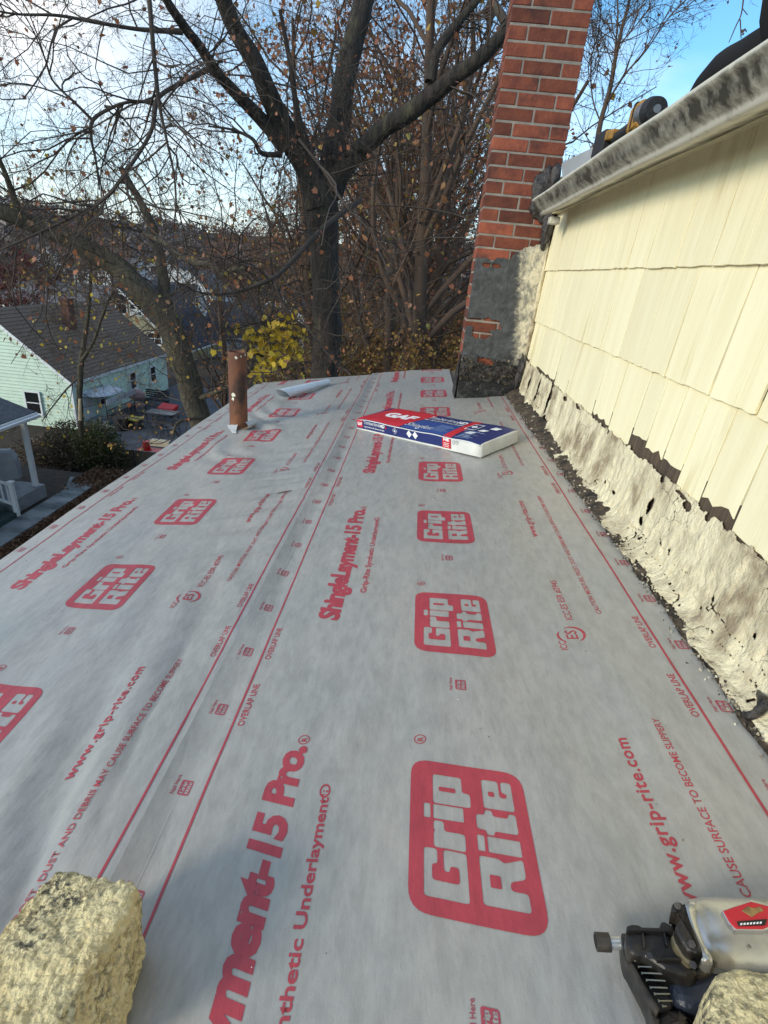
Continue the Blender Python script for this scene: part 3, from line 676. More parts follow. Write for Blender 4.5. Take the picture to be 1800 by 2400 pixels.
blob('caulk_bead', (.822, CY0 - .006, .78), (.014, .02, .40), m_flash, ec, 6, .5, 6)
blob('tar_lump', (.795, CY0 - .03, .28), (.03, .05, .14), m_tar, ec, 9, .6)

# =================================================================== GUTTER
m_gut = bpy.data.materials.new('stained gutter'); m_gut.use_nodes = True; t = NT(m_gut)
g = t.n('ShaderNodeNewGeometry').outputs['Position']
def _nz(sc, st, det=6):
    mp = t.n('ShaderNodeMapping'); mp.inputs['Scale'].default_value = st; t.l(g, mp.inputs[0]); z = t.n('ShaderNodeTexNoise'); z.inputs['Scale'].default_value = sc; z.inputs['Detail'].default_value = det; z.inputs['Roughness'].default_value = .7
    t.l(mp.outputs[0], z.inputs['Vector']); return z.outputs[0]
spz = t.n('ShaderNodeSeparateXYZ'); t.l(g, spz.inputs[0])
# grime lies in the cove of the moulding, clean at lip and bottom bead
rz = t.n('ShaderNodeValToRGB'); e = rz.color_ramp.elements; e[0].position = 0; e[0].color = (.25, .25, .25, 1); e[1].position = 1; e[1].color = (0, 0, 0, 1)  # lowest stop darkens the underside, its shade put into the colour
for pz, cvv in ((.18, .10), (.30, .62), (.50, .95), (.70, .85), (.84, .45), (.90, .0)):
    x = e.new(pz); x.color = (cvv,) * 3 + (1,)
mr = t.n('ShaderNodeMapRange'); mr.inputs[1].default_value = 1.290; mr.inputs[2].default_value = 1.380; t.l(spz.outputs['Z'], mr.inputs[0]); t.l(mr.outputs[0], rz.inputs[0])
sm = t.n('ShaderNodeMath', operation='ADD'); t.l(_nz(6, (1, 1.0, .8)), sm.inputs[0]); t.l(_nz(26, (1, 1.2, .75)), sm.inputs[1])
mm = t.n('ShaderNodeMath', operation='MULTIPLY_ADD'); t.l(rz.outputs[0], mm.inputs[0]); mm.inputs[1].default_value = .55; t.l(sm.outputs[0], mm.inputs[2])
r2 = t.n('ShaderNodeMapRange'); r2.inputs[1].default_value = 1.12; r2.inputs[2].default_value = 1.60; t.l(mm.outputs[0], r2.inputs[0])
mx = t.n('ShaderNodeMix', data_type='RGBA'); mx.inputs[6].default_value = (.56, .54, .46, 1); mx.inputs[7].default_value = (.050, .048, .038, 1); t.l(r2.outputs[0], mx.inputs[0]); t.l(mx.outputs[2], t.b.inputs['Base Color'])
t.b.inputs['Roughness'].default_value = .6
eg = empty('roof_gutter', (.68, 1.5, 1.33), 'white roof gutter stained black with algae along the top of the yellow wall', 'gutter')
prof = [(.626, 1.400), (.618, 1.404), (.612, 1.398), (.613, 1.386), (.622, 1.381), (.634, 1.366), (.640, 1.345), (.650, 1.326), (.668, 1.312), (.676, 1.300), (.676, 1.288), (.684, 1.283), (.80, 1.283), (.80, 1.40)]
inn = [(x + (.003 if x < .79 else -.003), z + .003) for x, z in prof]
ol = prof + [(.797, 1.40)] + [(min(x + .004, .796), max(z, 1.287) if i > 8 else z - .001) for i, (x, z) in reversed(list(enumerate(prof[1:-1])))]
prof[-2] = (.80, 1.345); prof = [(x, 1.300 + (z - 1.283) * .645) for x, z in prof]
yy = np.linspace(-1.6, 3.78, 60); K = len(prof); V = []
for y in yy:
    wob = .0025 * math.sin(y * 3.1) + .0015 * math.sin(y * 9)
    for x, z in prof: V.append((x + wob * (1.38 - z) * 4, y, z + wob))
i = (np.arange(59) * K)[:, None] + np.arange(K - 1)[None]; Fq = np.stack([i, i + 1, i + K + 1, i + K], -1).reshape(-1, 4)
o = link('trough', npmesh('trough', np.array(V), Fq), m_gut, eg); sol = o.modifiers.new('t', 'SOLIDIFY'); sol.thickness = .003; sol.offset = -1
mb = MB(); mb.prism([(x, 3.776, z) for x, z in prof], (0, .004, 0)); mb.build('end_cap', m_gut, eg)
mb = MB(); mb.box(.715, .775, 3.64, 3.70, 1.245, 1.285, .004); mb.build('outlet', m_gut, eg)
m_soff = mat('soffit paint', (.70, .64, .42), .7, col2=(.5, .46, .32), scale=8)
mb = MB(); mb.box(.80, .8445, -1.6, 4.05, 1.341, 1.42); mb.build('fascia_board', m_soff, eg)
# upper roof
m_dark_sh = mat('dark asphalt shingle', (.05, .05, .052), .95, col2=(.09, .09, .09), scale=60, coord='World')
er2 = empty('upper_roof', (2.5, 1.5, 1.5), 'dark shingled upper roof slope above the gutter and yellow wall', 'roof')
mb = MB(); mb.prism([(.79, -1.6, 1.405), (4.2, -1.6, 1.405 + 3.41 * .42), (4.2, 4.08, 1.405 + 3.41 * .42), (.79, 4.08, 1.405)], (0, 0, .02)); mb.build('shingle_surface', m_dark_sh, er2)
# silver flashing beside the chimney
pA, pB, pC, pD = on_x(1319, 380, .84), on_x(1400, 335, .84), on_x(1418, 362, .80), on_x(1322, 420, .80)
m_alu = mat('bare aluminium', (.50, .54, .57), .4, metal=.25, col2=(.42, .46, .49), scale=10)
es = empty('bent_flashing', (.8, 3.8, 1.5), 'bent bare aluminium flashing in the corner of chimney and gutter', 'flashing')
xs_ = .77; fl_ = [Vector(on_x(u, v, xs_)) for u, v in ((1318, 425), (1316, 384), (1330, 374), (1412, 334), (1424, 352), (1424, 392))]
mb = MB(); mb.prism(fl_, (.07, 0, .0), .002); mb.build('bent_sheet', m_alu, es)

# =================================================================== THINGS ON THE ROOF
def rloc(x, y, h=0): return Vector(roof_pt(np.array([x]), np.array([y]), np.array([h]))[0])
RN = Vector(NR)
# ---- rusty vent pipe
m_rust = mat('rusty iron', (.20, .078, .038), .85, col2=(.11, .048, .030), scale=7, stretch=(1, 1, .6), bump=.8, bscale=50, bdist=.003, col3=(.045, .028, .022), scale3=4.5, lo3=.55, hi3=.66, coord='World')
m_black = mat('hollow black', (.01, .01, .01), .9)
m_whitep = mat('old white paint', (.72, .68, .55), .6)
pb = on_roof(560, 1003, .0); PIPE = Vector((pb[0], pb[1], pb[2])); zt = on_y(560, 824, pb[1])[2]
pr = abs(on_y(581.5, 900, pb[1])[0] - on_y(540, 900, pb[1])[0]) / 2
ep = empty('vent_pipe', PIPE, 'tall rusty iron vent pipe standing on the left of the grey underlayment', 'pipe')
N = 40; zz = np.linspace(PIPE.z - .06, zt, 40); an = np.arange(N) / N * 2 * PI; V = []
for z in zz:
    for a in an: V.append((PIPE.x + pr * math.cos(a), PIPE.y + pr * math.sin(a), z))
V = np.array(V); dn = fbm(V * 30, 3)[:, None]; cxy = np.array([PIPE.x, PIPE.y, 0]); rad = V - cxy; rad[:, 2] = 0; V = V + unit(rad) * dn * .0018; V[-N:, 2] += fbm(V[-N:] * 40, 2) * .004
i = (np.arange(39) * N)[:, None] + np.arange(N)[None]; j = (np.arange(39) * N)[:, None] + ((np.arange(N) + 1) % N)[None]; Fq = np.stack([i, j, j + N, i + N], -1).reshape(-1, 4)
o = link('pipe_shell', npmesh('pipe_shell', V, Fq), m_rust, ep, True); sl = o.modifiers.new('t', 'SOLIDIFY'); sl.thickness = .007; sl.offset = -1
mb = MB(); mb.cyl((PIPE.x, PIPE.y, zt - .12), (PIPE.x, PIPE.y, zt - .115), pr - .006, n=24); mb.build('dark_bore', m_black, ep)  # flat black disc stands in for the shade inside the pipe
def paint_chip(u, v, w, h, seed):
    c = on_y(u, v, PIPE.y - pr); a0 = math.asin(max(-.95, min(.95, (c[0] - PIPE.x) / pr))); vs = []; r = random.Random(seed); n = 9
    for k in range(n):
        t = k / n * 2 * PI; da = math.cos(t) * w * r.uniform(.6, 1.2) / pr; dz = math.sin(t) * h * r.uniform(.6, 1.2); a = a0 + da
        vs.append((PIPE.x + (pr + .0022) * math.sin(a), PIPE.y - (pr + .0022) * math.cos(a), c[2] + dz))
    mb = MB(); mb.prism(vs, (0, -.0004, 0)); return mb
for k, (u, v, w, h) in enumerate([(547, 925, .014, .016), (546, 935, .012, .012), (553, 838, .009, .010), (563, 836, .005, .008), (574, 834, .004, .01)]): paint_chip(u, v, w, h, k).build('paint_chip', m_whitep, ep)
# collar flaps cut out of the sheet round the pipe
m_back = mat('pale sheet underside', (.52, .53, .52), .55, col2=(.44, .45, .45), scale=6)
def curl_strip(origin, along, across, w, rad, ang0, ang1, n=14, m_=16, flat=0.0, taper=0.0):
    """sheet strip: flat length then a curl; along = bend direction on the roof, across = width direction"""
    V = []
    A = Vector(along).normalized(); B = Vector(across).normalized(); Nn = A.cross(B).normalized()
    if Nn.z < 0: Nn = -Nn
    for j in range(m_ + 1):
        s = (j / m_ - .5) * w; k = 1 - taper * (j / m_)
        for i in range(n + 1):
            a = ang0 + (ang1 - ang0) * i / n; r = rad * k
            V.append(Vector(origin) + B * s + A * (flat + r * math.sin(a)) + Nn * (r * (1 - math.cos(a)) + .003))
    i = (np.arange(m_) * (n + 1))[:, None] + np.arange(n)[None]; Fq = np.stack([i, i + 1, i + n + 2, i + n + 1], -1).reshape(-1, 4)
    V = np.array([v[:] for v in V]); V += (fbm(V * 25, 2) * .0015)[:, None]; return V, Fq
Ydir = Vector((0, 1, 0)); Xdir = Vector((math.cos(TH), 0, math.sin(TH)))
v, f = curl_strip(rloc(PIPE.x + .085, PIPE.y - .02), Xdir * .9 - Ydir * .2, Ydir + Xdir * .2, .15, .032, -.3, 2.6, taper=.3)
o = link('lifted_flap', npmesh('lifted_flap', v, f), m_back, ep, True)
mb = MB(); a = rloc(PIPE.x - .055, PIPE.y - .062, .004)
fl = [rloc(PIPE.x - .062, PIPE.y - .05, .035), rloc(PIPE.x + .018, PIPE.y - .055, .040), rloc(PIPE.x + .022, PIPE.y - .12, .012), rloc(PIPE.x + .035, PIPE.y - .16, .004), rloc(PIPE.x + .005, PIPE.y - .15, .006), rloc(PIPE.x - .03, PIPE.y - .10, .022)]
mb.prism(fl, (0, 0, .002)); mb.build('folded_flap', m_back, ep)
mb = MB(); ol_ = [rloc(PIPE.x + pr * 1.1 * math.cos(t) * (1.5 if math.cos(t) > 0 else 1) + .015, PIPE.y + pr * 1.25 * math.sin(t), .0085) for t in np.linspace(0, 2 * PI, 20)[:-1]]
mb.prism(ol_, (0, 0, .001)); mb.build('bare_wood_gap', mat('plywood', (.40, .25, .12), .8, col2=(.28, .17, .09), scale=10, stretch=(1, 5, 1)), ep)

# ---- rolled offcut near the far edge
a = Vector(on_roof(674, 935)); b = Vector(on_roof(770, 903)); ax = (b - a).normalized(); sd = ax.cross(RN).normalized()
N = 40; V = []; 
for j in range(25):
    tt = j / 24; c = a.lerp(b, tt); r0 = .050 * (1 - .45 * tt)
    for i in range(N + 1):
        an_ = -1.9 + i / N * (2 * PI * 1.12); r = r0 * (1 - .16 * i / N)
        skew = .05 * (1 - math.cos(an_ - .2)) * (1 if tt < .5 else .4) * (1 - tt)
        V.append(c + ax * (-skew * (1 - tt)) + sd * (r * math.sin(an_)) + RN * (r0 - r * math.cos(an_) + .006))
V = np.array([x[:] for x in V]); V += unit(rng.normal(0, 1, (1, 3))) * (fbm(V * 18, 2) * .003)[:, None]
i = (np.arange(24) * (N + 1))[:, None] + np.arange(N)[None]; Fq = np.stack([i, i + 1, i + N + 2, i + N + 1], -1).reshape(-1, 4)
tag(link('rolled_offcut', npmesh('rolled_offcut', V, Fq), mat('pale sheet', (.66, .70, .72), .5, col2=(.56, .60, .62), scale=8, bump=.5, bscale=20), None, True), 'short rolled offcut of pale underlayment lying near the far roof edge', 'paper roll')

# ---- pack of roofing shingles
BT = .076
cA = Vector(on_roof(*zr(800, 900, 3.687)(135, 400))); cB = Vector(on_roof(*zr(800, 900, 3.687)(1205, 650))); cC = Vector(on_roof(*zr(800, 900, 3.687)(1520, 512)))
lx = (cB - cA); Lp = lx.length; lx.normalize(); ly = RN.cross(lx).normalized(); Wp = abs((cC - cB).dot(ly)); Wp = max(.26, min(Wp, .36))
epk = empty('shingle_pack', cA, 'red, white and blue wrapped pack of roofing shingles lying on the underlayment', 'shingle pack')
m_navy = mat('navy wrapper', (.018, .028, .135), .32, bump=.25, bscale=14, bdist=.004)
m_redw = mat('red wrapper', (.56, .022, .035), .32, bump=.25, bscale=14, bdist=.004)
m_white = mat('white wrapper', (.74, .74, .70), .4, col2=(.62, .62, .59), scale=9, bump=.5, bscale=16, bdist=.006)
m_ink = mat('white ink', (.80, .80, .80), .45); m_blue = mat('mid blue wrapper', (.03, .07, .26), .32, bump=.25, bscale=14, bdist=.004)
TB = Matrix(((lx.x, ly.x, RN.x, cA.x), (lx.y, ly.y, RN.y, cA.y), (lx.z, ly.z, RN.z, cA.z + .008), (0, 0, 0, 1)))
mb = MB(); n1, n2, n3 = 40, 12, 5
mb.box(0, Lp, 0, Wp, 0, BT)
bmesh.ops.subdivide_edges(mb.bm, edges=mb.bm.edges[:], cuts=15, use_grid_fill=True)
for v_ in mb.bm.verts:
    x, y, z = v_.co; e = .5 - abs(x / Lp - .5); k = fbm(np.array([[x * 9, y * 9, z * 9]]), 2)[0]
    if z > BT * .9: v_.co.z += -.006 * (1 - min(1, e * 12)) - .006 * (1 - min(1, (.5 - abs(y / Wp - .5)) * 9)) + k * .003
    if x > Lp * .97: v_.co.x += k * .004 - abs(z - BT / 2) * .06
    v_.co.y += k * .003
mb.bm.transform(TB); mb.build('wrapped_bundle', m_white, epk, True)
def box_local(P):   # same deformation for flat print, P local (n,3)
    P = P.copy(); k = fbm(P * 9, 2); x, y, z = P.T; e = .5 - np.abs(x / Lp - .5)
    P[:, 2] += np.where(z > BT * .9, -.006 * (1 - np.minimum(1, e * 12)) - .006 * (1 - np.minimum(1, (.5 - np.abs(y / Wp - .5)) * 9)) + k * .003, 0); P[:, 1] += k * .003
    A = np.array([lx[:], ly[:], RN[:]]); return P @ A + np.array([cA.x, cA.y, cA.z + .008])
def face_print(name, VF, m, side, lift):
    V, Fq = VF
    if side == 'top': P = np.column_stack([V[:, 0], V[:, 1], V[:, 0] * 0 + BT])
    else: P = np.column_stack([V[:, 0], V[:, 0] * 0, V[:, 1]])
    W_ = box_local(P); W_ = W_ + (np.array(RN[:]) if side == 'top' else -np.array(ly[:])) * lift
    return link(name, npmesh(name, W_, Fq), m, epk)
def rect(x0, x1, y0, y1, n=.02, sk=0):
    a = np.linspace(x0, x1, max(2, int((x1 - x0) / n) + 1)); b = np.linspace(y0, y1, max(2, int(abs(y1 - y0) / n) + 1)); Xg, Yg = np.meshgrid(a, b, indexing='ij')
    V = np.column_stack([Xg.ravel() + sk * (Yg.ravel() - y0), Yg.ravel(), Xg.ravel() * 0]); m_ = len(b); i = (np.arange(len(a) - 1) * m_)[:, None] + np.arange(m_ - 1)[None]; i = i.reshape(-1)
    return V, np.vstack([np.column_stack([i, i + m_, i + m_ + 1]), np.column_stack([i, i + m_ + 1, i + 1])])
XR = Lp * .80     # printed wrapper ends here on the side, white after
face_print('printed_panel', rect(.004, XR, .012, BT - .002), m_navy, 'side', .0015)
face_print('printed_panel', rect(.002, Lp * .992, .003, Wp - .003), m_navy, 'top', .0015)
face_print('printed_panel', rect(.002, Lp * .39, .004, Wp - .004, .02, .15), m_redw, 'top', .0030)
face_print('printed_panel', rect(.012, .065, .020, BT - .010), m_redw, 'side', .0030)
face_print('printed_panel', rect(XR - .062, XR, .012, BT - .002), m_redw, 'side', .0030)
face_print('printed_panel', rect(XR - .062, XR - .005, .004, Wp - .004, .02, -.10), m_redw, 'top', .0030)
face_print('printed_panel', rect(Lp * .40, Lp * .74, .010, Wp * .55, .02, .1), m_blue, 'top', .0024)
def tx(s, x, y, L, H, side, m=None, bold=.02, shear=0, rot=False, nm='printed_word'):
    V, Fq = to_arrays(text_mesh(s, L, H, bold, shear), .03); V = V + np.array([x, y, 0]); face_print(nm, (V, Fq), m or m_ink, side, .0042)
tx('GAF', Lp * .12, Wp * .38, Lp * .25, Wp * .30, 'top', bold=.06)
tx('GAF', .017, .034, .044, .022, 'side', bold=.04)
tx('Timberline', .075, .046, .150, .026, 'side', bold=-.004); tx('HD', .230, .046, .044, .027, 'side', bold=.05); tx('Z', .276, .046, .018, .027, 'side', m_redw, .05)
tx('High Definition® Lifetime Shingles', .080, .026, .19, .010, 'side', bold=.01)
tx('Timberline', Lp * .42, Wp * .68, Lp * .22, Wp * .15, 'top', bold=-.004); tx('HD', Lp * .645, Wp * .68, Lp * .065, Wp * .15, 'top', bold=.05); tx('Z', Lp * .712, Wp * .68, Lp * .028, Wp * .15, 'top', m_redw, .05)
tx('High Definition® Lifetime Shingles', Lp * .42, Wp * .58, Lp * .30, Wp * .055, 'top', bold=.01)
tx('Shingles', Lp * .40, Wp * .12, Lp * .20, Wp * .18, 'top', bold=-.006, shear=.2)
tx('NE', XR - .052, .052, .042, .018, 'side', bold=.05)
for k in range(3): face_print('printed_bar', rect(XR - .052, XR - .012, .020 + k * .009, .023 + k * .009), m_ink, 'side', .0042)
tx('09', XR + .012, .040, .040, .026, 'side', mat('grey stamp', (.35, .35, .36), .6), bold=-.01)
def diamond(x, y, r): return np.array([(x - r, y, 0), (x, y - r, 0), (x + r, y, 0), (x, y + r, 0)]), np.array([[0, 1, 2], [0, 2, 3]])
for x, s, r in ((.365, 'side', .020),): face_print('printed_diamond', diamond(x, .045, r), m_ink, s, .0038); face_print('printed_diamond', diamond(x, .045, r * .85), m_navy, s, .0046); face_print('printed_diamond', diamond(x, .045, r * .4), m_ink, s, .0052)
for x in (.485, .535): face_print('printed_diamond', diamond(min(x, XR - .09 + (x - .485)), .045, .022), m_ink, 'side', .0042)
for k in range(3): face_print('printed_diamond', (rect(-.022, .022, -.02, .02, .05, .3)[0] + np.array([Lp * (.835 + k * .035), Wp * (.34 + k * .2), 0]), rect(-.022, .022, -.02, .02, .05, .3)[1]), m_ink, 'top', .0042)
for k in range(6): face_print('printed_bar', rect(Lp * .60, Lp * (.70 + .02 * math.sin(k * 2)), Wp * (.12 + k * .06), Wp * (.12 + k * .06) + .004), mat('pale blue ink', (.35, .45, .65), .5), 'top', .0042)
face_print('printed_frame', rect(Lp * .755, Lp * .825, Wp * .48, Wp * .80, .05), m_ink, 'top', .0042); face_print('printed_frame', rect(Lp * .760, Lp * .820, Wp * .505, Wp * .775, .05), m_navy, 'top', .0050)
face_print('printed_diamond', diamond(Lp * .79, Wp * .64, .022), m_ink, 'top', .0056)
for k in range(14):
    y = rng.uniform(.05, .42); face_print('printed_scribble', rect(Lp * rng.uniform(.78, .86), Lp * rng.uniform(.87, .93), Wp * y, Wp * y + .003), mat('pale blue ink', (.35, .45, .65), .5), 'top', .0042 + k * .0001)

# ---- foam seat cushions
def foam_mat():
    m = bpy.data.materials.new('worn yellow foam'); m.use_nodes = True; t = NT(m)
    tc = t.n('ShaderNodeTexCoord').outputs['Object']
    def nz(sc, det=6, ro=.6):
        z = t.n('ShaderNodeTexNoise'); z.inputs['Scale'].default_value = sc; z.inputs['Detail'].default_value = det; z.inputs['Roughness'].default_value = ro; t.l(tc, z.inputs['Vector']); return z.outputs[0]
    v = t.n('ShaderNodeTexVoronoi', feature='SMOOTH_F1'); v.inputs['Scale'].default_value = 150; t.l(tc, v.inputs['Vector'])
    r = t.n('ShaderNodeMapRange'); r.inputs[1].default_value = .40; r.inputs[2].default_value = .60; t.l(nz(9, 6, .7), r.inputs[0])
    ml = t.n('ShaderNodeMath', operation='MULTIPLY'); r3 = t.n('ShaderNodeMapRange'); r3.inputs[1].default_value = .44; r3.inputs[2].default_value = .56; t.l(nz(110, 4, .7), r3.inputs[0]); t.l(r.outputs[0], ml.inputs[0]); t.l(r3.outputs[0], ml.inputs[1])
    mx = t.n('ShaderNodeMix', data_type='RGBA'); mx.inputs[6].default_value = (.86, .72, .40, 1); mx.inputs[7].default_value = (.07, .065, .05, 1); t.l(ml.outputs[0], mx.inputs[0])  # dark mottling paints the shading of the pits into the colour
    m2 = t.n('ShaderNodeMix', data_type='RGBA'); r2 = t.n('ShaderNodeMapRange'); r2.inputs[1].default_value = .45; r2.inputs[2].default_value = .62; t.l(nz(4), r2.inputs[0]); m2.inputs[7].default_value = (.66, .45, .17, 1)
    t.l(mx.outputs[2], m2.inputs[6]); k = t.n('ShaderNodeMath', operation='MULTIPLY'); k.inputs[1].default_value = .6; t.l(r2.outputs[0], k.inputs[0]); t.l(k.outputs[0], m2.inputs[0])
    t.l(m2.outputs[2], t.b.inputs['Base Color']); t.b.inputs['Roughness'].default_value = .95
    b1 = t.n('ShaderNodeBump'); b1.inputs['Strength'].default_value = 1; b1.inputs['Distance'].default_value = .003; t.l(v.outputs['Distance'], b1.inputs['Height'])
    b2 = t.n('ShaderNodeBump'); b2.inputs['Strength'].default_value = 1; b2.inputs['Distance'].default_value = .012; t.l(nz(75, 6, .65), b2.inputs['Height']); t.l(b2.outputs[0], b1.inputs['Normal']); t.l(b1.outputs[0], t.b.inputs['Normal'])
    return m
m_foam = foam_mat()
def foam(name, top, h, label, rnd=.02, seed=0, low=None, amp=.012):
    """top: outline of the upper face, points on the plane at height h above the roof; sides go down to the roof"""
    bm = bmesh.new(); tp = [bm.verts.new(p) for p in top]; lw_ = [bm.verts.new(p) for p in low]
    k = len(top); fs = [bm.faces.new(tp), bm.faces.new(lw_[::-1])] + [bm.faces.new((lw_[i], lw_[(i + 1) % k], tp[(i + 1) % k], tp[i])) for i in range(k)]
    bmesh.ops.recalc_face_normals(bm, faces=fs)
    bmesh.ops.bevel(bm, geom=bm.edges[:], offset=rnd, segments=4, affect='EDGES', profile=.6); bmesh.ops.triangulate(bm, faces=bm.faces[:])
    me = bpy.data.meshes.new(name); bm.to_mesh(me); bm.free()
    o = link(name, me, m_foam, None, True)
    rm = o.modifiers.new('r', 'REMESH'); rm.mode = 'VOXEL'; rm.voxel_size = .0028
    tx_ = bpy.data.textures.new(name, 'CLOUDS'); tx_.noise_scale = .010; tx_.noise_depth = 4; dm = o.modifiers.new('d', 'DISPLACE'); dm.texture = tx_; dm.strength = amp; dm.mid_level = .5
    tx2 = bpy.data.textures.new(name, 'CLOUDS'); tx2.noise_scale = .06; dm = o.modifiers.new('d2', 'DISPLACE'); dm.texture = tx2; dm.strength = .012; dm.mid_level = .5
    rm2 = o.modifiers.new('s', 'SMOOTH'); rm2.iterations = 0
    return tag(o, label, 'foam cushion')
H1 = .15
low_r = [Vector(on_roof(*q6(a, b), .010)) for a, b in ((627, 975), (540, 1420))]
tR = [Vector(on_roof(*q6(a, b), H1)) for a, b in ((612, 668), (195, 1400))]
tL = [Vector(on_roof(*q6(a, b), H1)) for a, b in ((235, 608), (-420, 1330))]
lL = [tL[0] - RN * (H1 - .012), tL[1] - RN * (H1 - .012)]
foam('foam_cushion', [tR[0], tL[0], tL[1], tR[1]], H1, 'pale yellow foam cushion with dark mottling at the bottom left, lying on the roof', .016, 1, [low_r[0], lL[0], lL[1], low_r[1]])
H2 = .17
tp = [Vector(on_roof(*q7(a, b), H2)) for a, b in ((1400, 1130), (1445, 1022), (1560, 1005), (1800, 1040), (1900, 1500), (1330, 1420))]
foam('foam_cushion', tp[::-1], H2, 'plain yellow foam cushion in the bottom right corner, partly over the nail gun', .022, 2, [p - RN * (H2 - .012) for p in tp][::-1], .0035)

# ---- nail gun
eng = empty('nail_gun', Vector(on_roof(*q7(1300, 950), .0)), 'black and silver pneumatic coil nail gun with red badge lying by the right cushion', 'nail gun')
m_blk = mat('dirty black steel', (.022, .020, .019), .38, metal=.35, col2=(.085, .068, .05), scale=22, lo=.45, hi=.7, bump=.4, bscale=60, bdist=.002)
m_cast = mat('cast aluminium', (.62, .61, .58), .28, metal=.75, col2=(.40, .38, .34), scale=16, lo=.5, hi=.72, bump=.5, bscale=40, bdist=.002, col3=(.08, .07, .06), scale3=30, lo3=.66, hi3=.72)
m_nail = mat('bright nail steel', (.68, .64, .52), .22, metal=1.0); m_badge = mat('red badge', (.50, .02, .03), .35, col2=(.62, .42, .2), scale=22, lo=.58, hi=.66)
m_dul = mat('dull brass plate', (.30, .26, .15), .45, metal=.5, col2=(.16, .13, .08), scale=20)
def pr7(pts, h0, h1): return [Vector(on_roof(*q7(a, b), h1)) for a, b in pts], RN * -(h1 - h0)
def slab7(name, pts, h0, h1, m, bev=.002, parent=eng, seg=2):
    P_, n_ = pr7(pts, h0, h1); mb = MB(); mb.prism(P_, n_, bev, seg); return mb.build(name, m, parent)
def cyl7(name, a, b, h, r, m, n=24, r2=None, parent=eng, bev=0):
    A = Vector(on_roof(*q7(*a), h)); B = Vector(on_roof(*q7(*b), h)); mb = MB(); mb.cyl(A, B, r, r2, n); o = mb.build(name, m, parent, False)
    return o
px_m = (Vector(on_roof(*q7(1000, 950), .05)) - Vector(on_roof(*q7(1100, 950), .05))).length / 100     # metres per zoomed pixel
o = cyl7('muzzle_tip', (915, 935), (975, 938), .05, 36 * px_m, m_blk, 20); cyl7('muzzle_neck', (970, 940), (1045, 942), .05, 26 * px_m, m_cast, 20)
mb = MB(); A = Vector(on_roof(*q7(913, 934), .05)); B = Vector(on_roof(*q7(916, 934), .05)); mb.cyl(A, B, 26 * px_m, n=20); mb.build('muzzle_mouth', m_black, eng)  # flat black disc stands in for the shade of the open muzzle
slab7('nose_plate', [(1025, 895), (1045, 895), (1062, 1010), (1150, 1190), (1170, 1250), (1195, 1270), (1190, 1295), (1160, 1290), (1140, 1200), (1050, 1030), (1030, 960)], .030, .064, m_blk)
slab7('nose_body', [(1040, 905), (1060, 872), (1110, 885), (1200, 880), (1245, 905), (1262, 960), (1310, 1010), (1355, 1060), (1352, 1080), (1310, 1085), (1215, 1055), (1135, 1000), (1060, 985)], .020, .088, m_blk, .006, seg=3)
slab7('latch_bar', [(1048, 865), (1075, 858), (1105, 862), (1112, 870), (1190, 872), (1196, 850), (1210, 845), (1250, 868), (1256, 892), (1190, 890), (1110, 886), (1050, 885)], .055, .095, m_blk, .002)
slab7('body_rib', [(1112, 890), (1124, 890), (1134, 960), (1120, 960)], .08, .093, m_blk, .002)
slab7('body_rib', [(1205, 890), (1217, 890), (1232, 950), (1218, 950)], .08, .094, m_blk, .002)
slab7('body_rib', [(1180, 1000), (1280, 1000), (1300, 1012), (1180, 1014)], .08, .094, m_blk, .002)
slab7('mount_plate', [(1240, 905), (1262, 895), (1285, 930), (1330, 1000), (1350, 1020), (1320, 1030), (1290, 1000), (1255, 950)], .06, .100, m_dul, .003)
slab7('trigger_arm', [(1245, 760), (1290, 756), (1300, 790), (1325, 840), (1352, 900), (1378, 965), (1378, 990), (1350, 985), (1310, 970), (1285, 930), (1262, 890), (1258, 860), (1275, 845), (1278, 800), (1262, 805), (1245, 800)], .085, .118, m_blk, .005, seg=3)
for (a, b, r) in ((1268, 780, 13), (1330, 945, 15), (1148, 995, 12), (1335, 1035, 14)):
    A = Vector(on_roof(*q7(a, b), .085)); B = Vector(on_roof(*q7(a, b), .126)); mb = MB(); mb.cyl(A, B, r * px_m, n=6 if r != 13 else 14); mb.build('bolt', m_blk, eng)
A = Vector(on_roof(*q7(1300, 890), .060)); B = Vector(on_roof(*q7(1800, 905), .060)); ax = (B - A).normalized()
V = []; NS = 40; st = np.linspace(0, 1, 30)
for s_ in st:
    d_ = (B - A).length * s_; u_ = d_ / px_m
    r = (82 + 55 * min(1, u_ / 60) ** .6 - 10 * max(0, 1 - abs(u_ - 75) / 50)) * px_m
    r *= (1 if u_ > 12 else .86 + .14 * u_ / 12)
    for k in range(NS):
        a = k / NS * 2 * PI; q_ = A + ax * d_ + (ax.cross(RN)) * (r * math.cos(a)) + RN * (r * .60 * math.sin(a)); V.append(q_[:])
i = (np.arange(29) * NS)[:, None] + np.arange(NS)[None]; j = (np.arange(29) * NS)[:, None] + ((np.arange(NS) + 1) % NS)[None]
Fq = np.stack([i, j, j + NS, i + NS], -1).reshape(-1, 4); o = link('cylinder_housing', npmesh('cylinder_housing', np.array(V), Fq), m_cast, eng, True)
slab7('front_flange', [(1285, 770), (1325, 745), (1360, 750), (1345, 800), (1368, 880), (1400, 960), (1440, 1010), (1400, 1030), (1350, 990), (1320, 900), (1298, 830)], .03, .098, m_cast, .008, seg=3)
hb = .146
bd = slab7('badge', [(1465, 800), (1585, 760), (1700, 790), (1700, 850), (1640, 878), (1520, 876), (1495, 850)], hb - .006, hb, m_badge, .001)
slab7('badge_bar', [(1525, 846), (1655, 836), (1648, 862), (1532, 866)], hb - .002, hb + .0012, m_blk, .0004, parent=bd)
